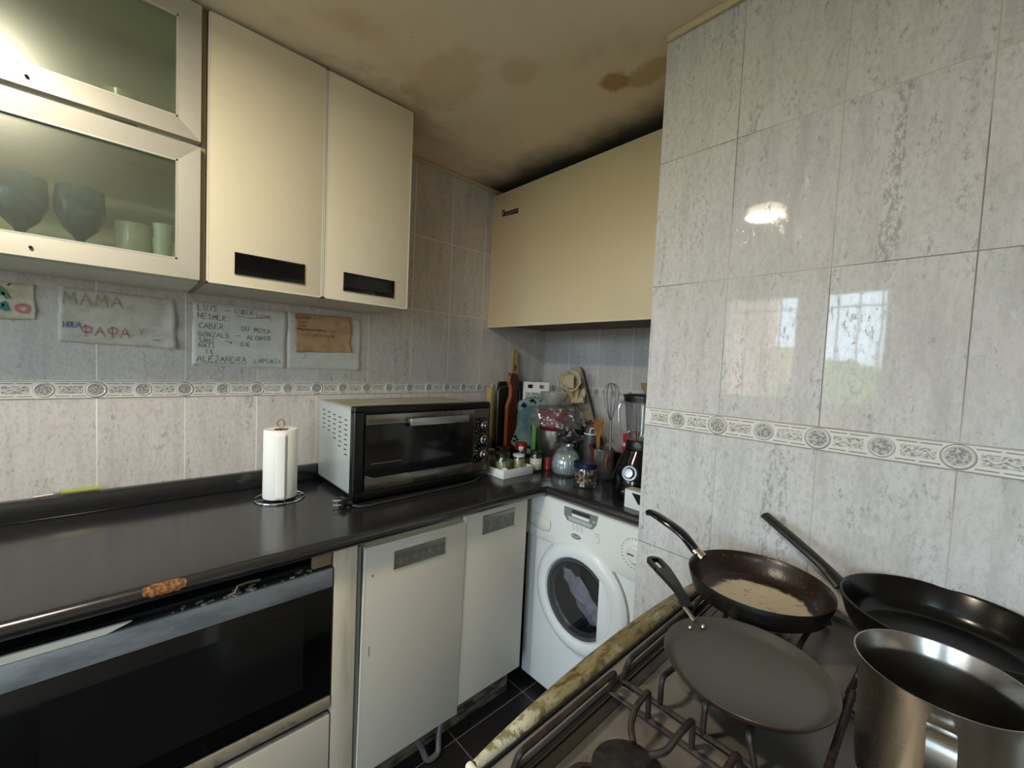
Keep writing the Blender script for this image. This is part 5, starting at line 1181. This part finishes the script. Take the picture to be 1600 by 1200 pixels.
# utensil holder and what stands in it
ux, uy = -.300, -.650
o = MB().lathe([(0, 0), (.046, 0), (.048, .003), (.050, .128), (.047, .128), (.045, .005), (0, .004)], (ux, uy, CT)).build('utensil_holder', thin_glass('holder_glass', (.55, .52, .5), .3, .08, .35, (.22, .2, .19))); tag(o, 'dark clear utensil holder behind the nut jar and the blender', 'utensil holder')
UZ = CT + .006
wh = thing('whisk', 'wire balloon whisk standing upright behind the blender', 'whisk', (-.275, -.675, UZ))
top = Vector((-.245, -.640, 1.262)); base = Vector((-.275, -.672, UZ)); dW = (top - base).normalized()
MB().tube([base, base + dW * .24], .0055, 10).build('handle', M['steel_dull'], wh)
b = MB(); e0 = base + dW * .24; L0 = (top - e0).length
for k in range(5):
    sd = (VR * math.cos(PI * k / 5) + VN * math.sin(PI * k / 5))
    b.tube([e0 + dW * L0 * (1 - math.cos(PI * min(t_, 2 - t_))) / 2 + sd * .033 * math.sin(PI * min(t_, 2 - t_) ** 1.6) * (1 if t_ <= 1 else -1) if t_ not in (1,) else top for t_ in [i / 14 for i in range(29)]], .0011, 6)
b.build('wires', M['steel_dull'], wh)
wf_ = thing('wooden_fork', 'wooden spaghetti fork with a toothed head standing behind the nut jar', 'wooden fork', (-.325, -.645, UZ))
fo = mat('orange_wood', '#9a6a2e', .5, var_col='#7c5220', vs=20)
ft = Vector((-.300, -.622, 0))
def ff_(u, v, d): p_ = ft + VR * u + VN * (d + (1.10 - v) * .10 - .01); return (p_.x, p_.y, v)
b = MB(); b.prism([(-.006, UZ + .002), (.006, UZ + .002), (.007, 1.02), (.018, 1.045), (.022, 1.085), (.020, 1.112), (.013, 1.080), (.009, 1.118), (.003, 1.082), (-.002, 1.120), (-.007, 1.082), (-.013, 1.116), (-.016, 1.080), (-.022, 1.108), (-.020, 1.05), (-.008, 1.02)], 0, .006, ff_); b.build('fork', fo, wf_)
o = MB().tube([(-.335, -.640, UZ + .004), (-.345, -.632, .96), (-.357, -.622, .995)], .008, 10).build('red_handled_utensil', mat('dark_red_plastic', '#6d1820', .3)); tag(o, 'utensil with a dark red handle in the holder behind the nut jar', 'utensil')
o = MB().tube([(-.318, -.682, UZ + .004), (-.332, -.690, .93), (-.345, -.706, .965)], .0045, 8).build('wooden_stick', fo); tag(o, 'thin wooden stick leaning out of the utensil holder beside the blender', 'wooden stick')
o = MB().tube([(-.285, -.620, UZ + .004), (-.290, -.612, .95), (-.300, -.600, .99)], .007, 10).build('black_handled_utensil', M['black_plastic']); tag(o, 'black handled utensil at the back of the holder', 'utensil')
gb = thing('shaker', 'dark grey shaker with a white wire loop on its cap, behind the fluted jar', 'shaker', (-.275, -.565, CT))
MB().lathe([(0, 0), (.030, 0), (.031, .004), (.029, .17), (.026, .195), (.016, .213), (0, .218)], (-.275, -.565, CT)).build('body', mat('shaker_grey', '#4c494b', .3), gb)
b = MB(); b.tube([Vector((-.275, -.565, CT + .176)) + VR * .0295 * math.cos(a) + VN * .0295 * math.sin(a) for a in [2 * PI * k / 24 for k in range(24)]], .003, 8, True); b.build('collar_ring', M['white_plastic'], gb)
b = MB(); b.tube([Vector((-.275, -.565, CT + .180)) + VR * .012 * math.cos(a) + VN * .029 + Vector((0, 0, .026 * math.sin(a))) for a in [PI * k / 12 for k in range(13)]], .0025, 8); b.build('wire_loop', M['white_plastic'], gb)
o = MB().lathe([(0, 0), (.040, 0), (.043, .005), (.043, .10), (.036, .115), (.036, .125), (.034, .125), (.034, .114), (.041, .098), (.041, .006), (0, .004)], (-.345, -.590, CT) if False else (-.360, -.600 + .005, CT)).build('empty_jar', M['glass']) if False else None
sk = thing('ladle', 'black ladle lying across the pile right of the bagged pot', 'ladle', (-.29, -.46, 1.03))
b = MB(); c0 = Vector((-.290, -.520, 1.040)); b.lathe([(0, -.010), (.020, -.008), (.032, 0), (.034, .004), (.030, .002), (.018, -.005), (0, -.007)], c0, (-.55, -.45, .7), 28); b.build('bowl', M['black_plastic'], sk)
b = MB(); b.tube([c0 + Vector((0, 0, .002)), c0 + Vector((.05, .01, .020)), c0 + Vector((.10, .02, .032))], .006, 8); b.build('handle', M['black_plastic'], sk)
o = MB().tube([(-.215, -.505, 1.062), (-.200, -.525, 1.066), (-.185, -.545, 1.062)], .009, 10, flat=.6).build('red_scoop', mat('bright_red', '#a3142a', .3)); tag(o, 'small red plastic handle poking out behind the black ladle', 'handle')
# blender
qx, qy = -.412, -.889
bl = thing('blender', 'black countertop blender with a clear jug beside the tiled pillar', 'blender', (qx, qy, CT))
def sq(a, z): return 1 + .05 * math.cos(4 * a) * (1 if z < .15 else 0)
MB().lathe([(0, 0), (.090, 0), (.096, .006), (.098, .03), (.090, .085), (.074, .135), (.060, .165), (.055, .178), (0, .180)], (qx, qy, CT), seg=64, mod=sq).build('base', M['black_gloss'], bl)
MB().lathe([(0, .1805), (.053, .1805), (.054, .205), (.050, .212), (0, .212)], (qx, qy, CT)).build('collar', M['black_plastic'], bl)
MB().lathe([(0, .2125), (.044, .2125), (.050, .216), (.066, .372), (.0645, .372), (.0475, .220), (0, .218)], (qx, qy, CT), seg=48).build('jug', M['glass_blend'], bl)
b = MB()
for k in range(6):
    a = k * PI / 3 + .3; b.tube([(qx + .046 * math.cos(a), qy + .046 * math.sin(a), CT + .225), (qx + .061 * math.cos(a), qy + .061 * math.sin(a), CT + .36)], .0022, 6)
b.build('jug_ribs', thin_glass('rib', (.95, .95, .95), .7, .1, .3, (.85, .85, .85)), bl)
MB().lathe([(0, .386), (.030, .3865), (.060, .384), (.0715, .380), (.072, .374), (.068, .3725), (.068, .356), (.067, .356), (.067, .3725), (0, .3725)], (qx, qy, CT), seg=48).build('lid', M['black_plastic'], bl)
hd_ = -VR * 1.0
hp = [Vector((qx, qy, CT)) + hd_ * d + Vector((0, 0, z)) for d, z in ((.060, .352), (.078, .352), (.088, .330), (.087, .290), (.080, .255), (.068, .240), (.052, .240))]
b = MB(); b.tube(bez(hp, 30), .0058, 10); b.build('jug_handle', thin_glass('handle_glass', (.8, .8, .8), .9, .1, .3, (.55, .55, .55)), bl)
kd = (VN * .78 - VR * .62).normalized(); ka = (kd + Vector((0, 0, .30))).normalized(); kc = Vector((qx, qy, CT + .100)) + kd * .0815
MB().lathe([(.0, -.006), (.030, -.006), (.031, .003), (.027, .009), (.021, .009), (.019, .002), (0, .002)], kc, ka, 40).build('dial_ring', mat('satin_ring', '#8c8c90', .3, metal=.9), bl)
MB().lathe([(0, .0022), (.0185, .0022), (.018, .016), (.0155, .019), (0, .0195)], kc, ka, 40).build('knob', mat('satin_knob', '#b9b9bd', .25, metal=.9), bl)
su = Vector((0, 0, 1)).cross(kd).normalized(); bb_ = Vector((qx, qy, CT + .035)) + kd * .1010
text_bm('PHILIPS', .0115, lambda u, v, d: tuple(bb_ + su * u + Vector((0, 0, v)) + kd * d), .002).build('lettering', M['lightgrey'], bl)
# behind the blender
o = MB().box(-.285, -.245, -.795, -.735, CT, CT + .215, .002, mtx=None).build('tea_box', mat('red_pack', '#a81d24', .35, vs=26, var_col='#d9b7b0', thr=(.6, .66))); tag(o, 'red printed packet standing behind the blender jug', 'packet')
yb = thing('dish_brush', 'brush with a yellowish head rising behind the blender lid', 'brush', (-.130, -.760, CT))
MB().tube([(-.130, -.760, CT), (-.128, -.758, CT + .37)], .005, 8).build('handle', wood_y, yb)
b = MB(); b.lathe([(.006, .355), (.016, .37), (.030, .400), (.034, .418), (.020, .412), (0, .405)], (-.128, -.758, CT), mod=lambda a, z: 1 + .25 * math.sin(a * 5)); b.build('head', mat('yellow_head', '#a3915a', .8), yb)
wbx = thing('white_box', 'white cardboard box with a dark triangular opening against the tiled pillar', 'box', (-.53, -.985, CT))
b = MB(); b.box(-.562, -.517, -1.085, -.925, CT, CT + .062, .0015); b.build('box', M['white_plastic'], wbx)
b = MB(); b.box(-.562, -.517, -1.085, -.925, CT + .0622, CT + .064, .0005); b.build('lid', mat('worn_lid', '#c9c6b8', .6), wbx)
b = MB(); b.prism([(.952, CT + .056), (1.05, CT + .056), (1.05, CT + .020), (.978, CT + .022)], .0003, .0012, onB(-.562)); b.build('opening', M['void'], wbx)

# lamp on the ceiling behind the viewer
lp = thing('ceiling_lamp', 'small round ceiling lamp glowing warm over the worktop', 'ceiling lamp', (-2.17, -.94, CEIL))
MB().lathe([(0, -.012), (.095, -.012), (.100, -.006), (.100, -.0005), (0, -.0005)], (-2.17, -.94, CEIL)).build('rim', M['white_plastic'], lp)
t = NT('lamp_glow'); e = t.n('ShaderNodeEmission'); e.inputs[0].default_value = (1, .87, .66, 1); e.inputs[1].default_value = LAMP_E
MB().lathe([(0, -.030), (.05, -.028), (.080, -.0125)], (-2.17, -.94, CEIL)).build('diffuser', t.done(e), lp)
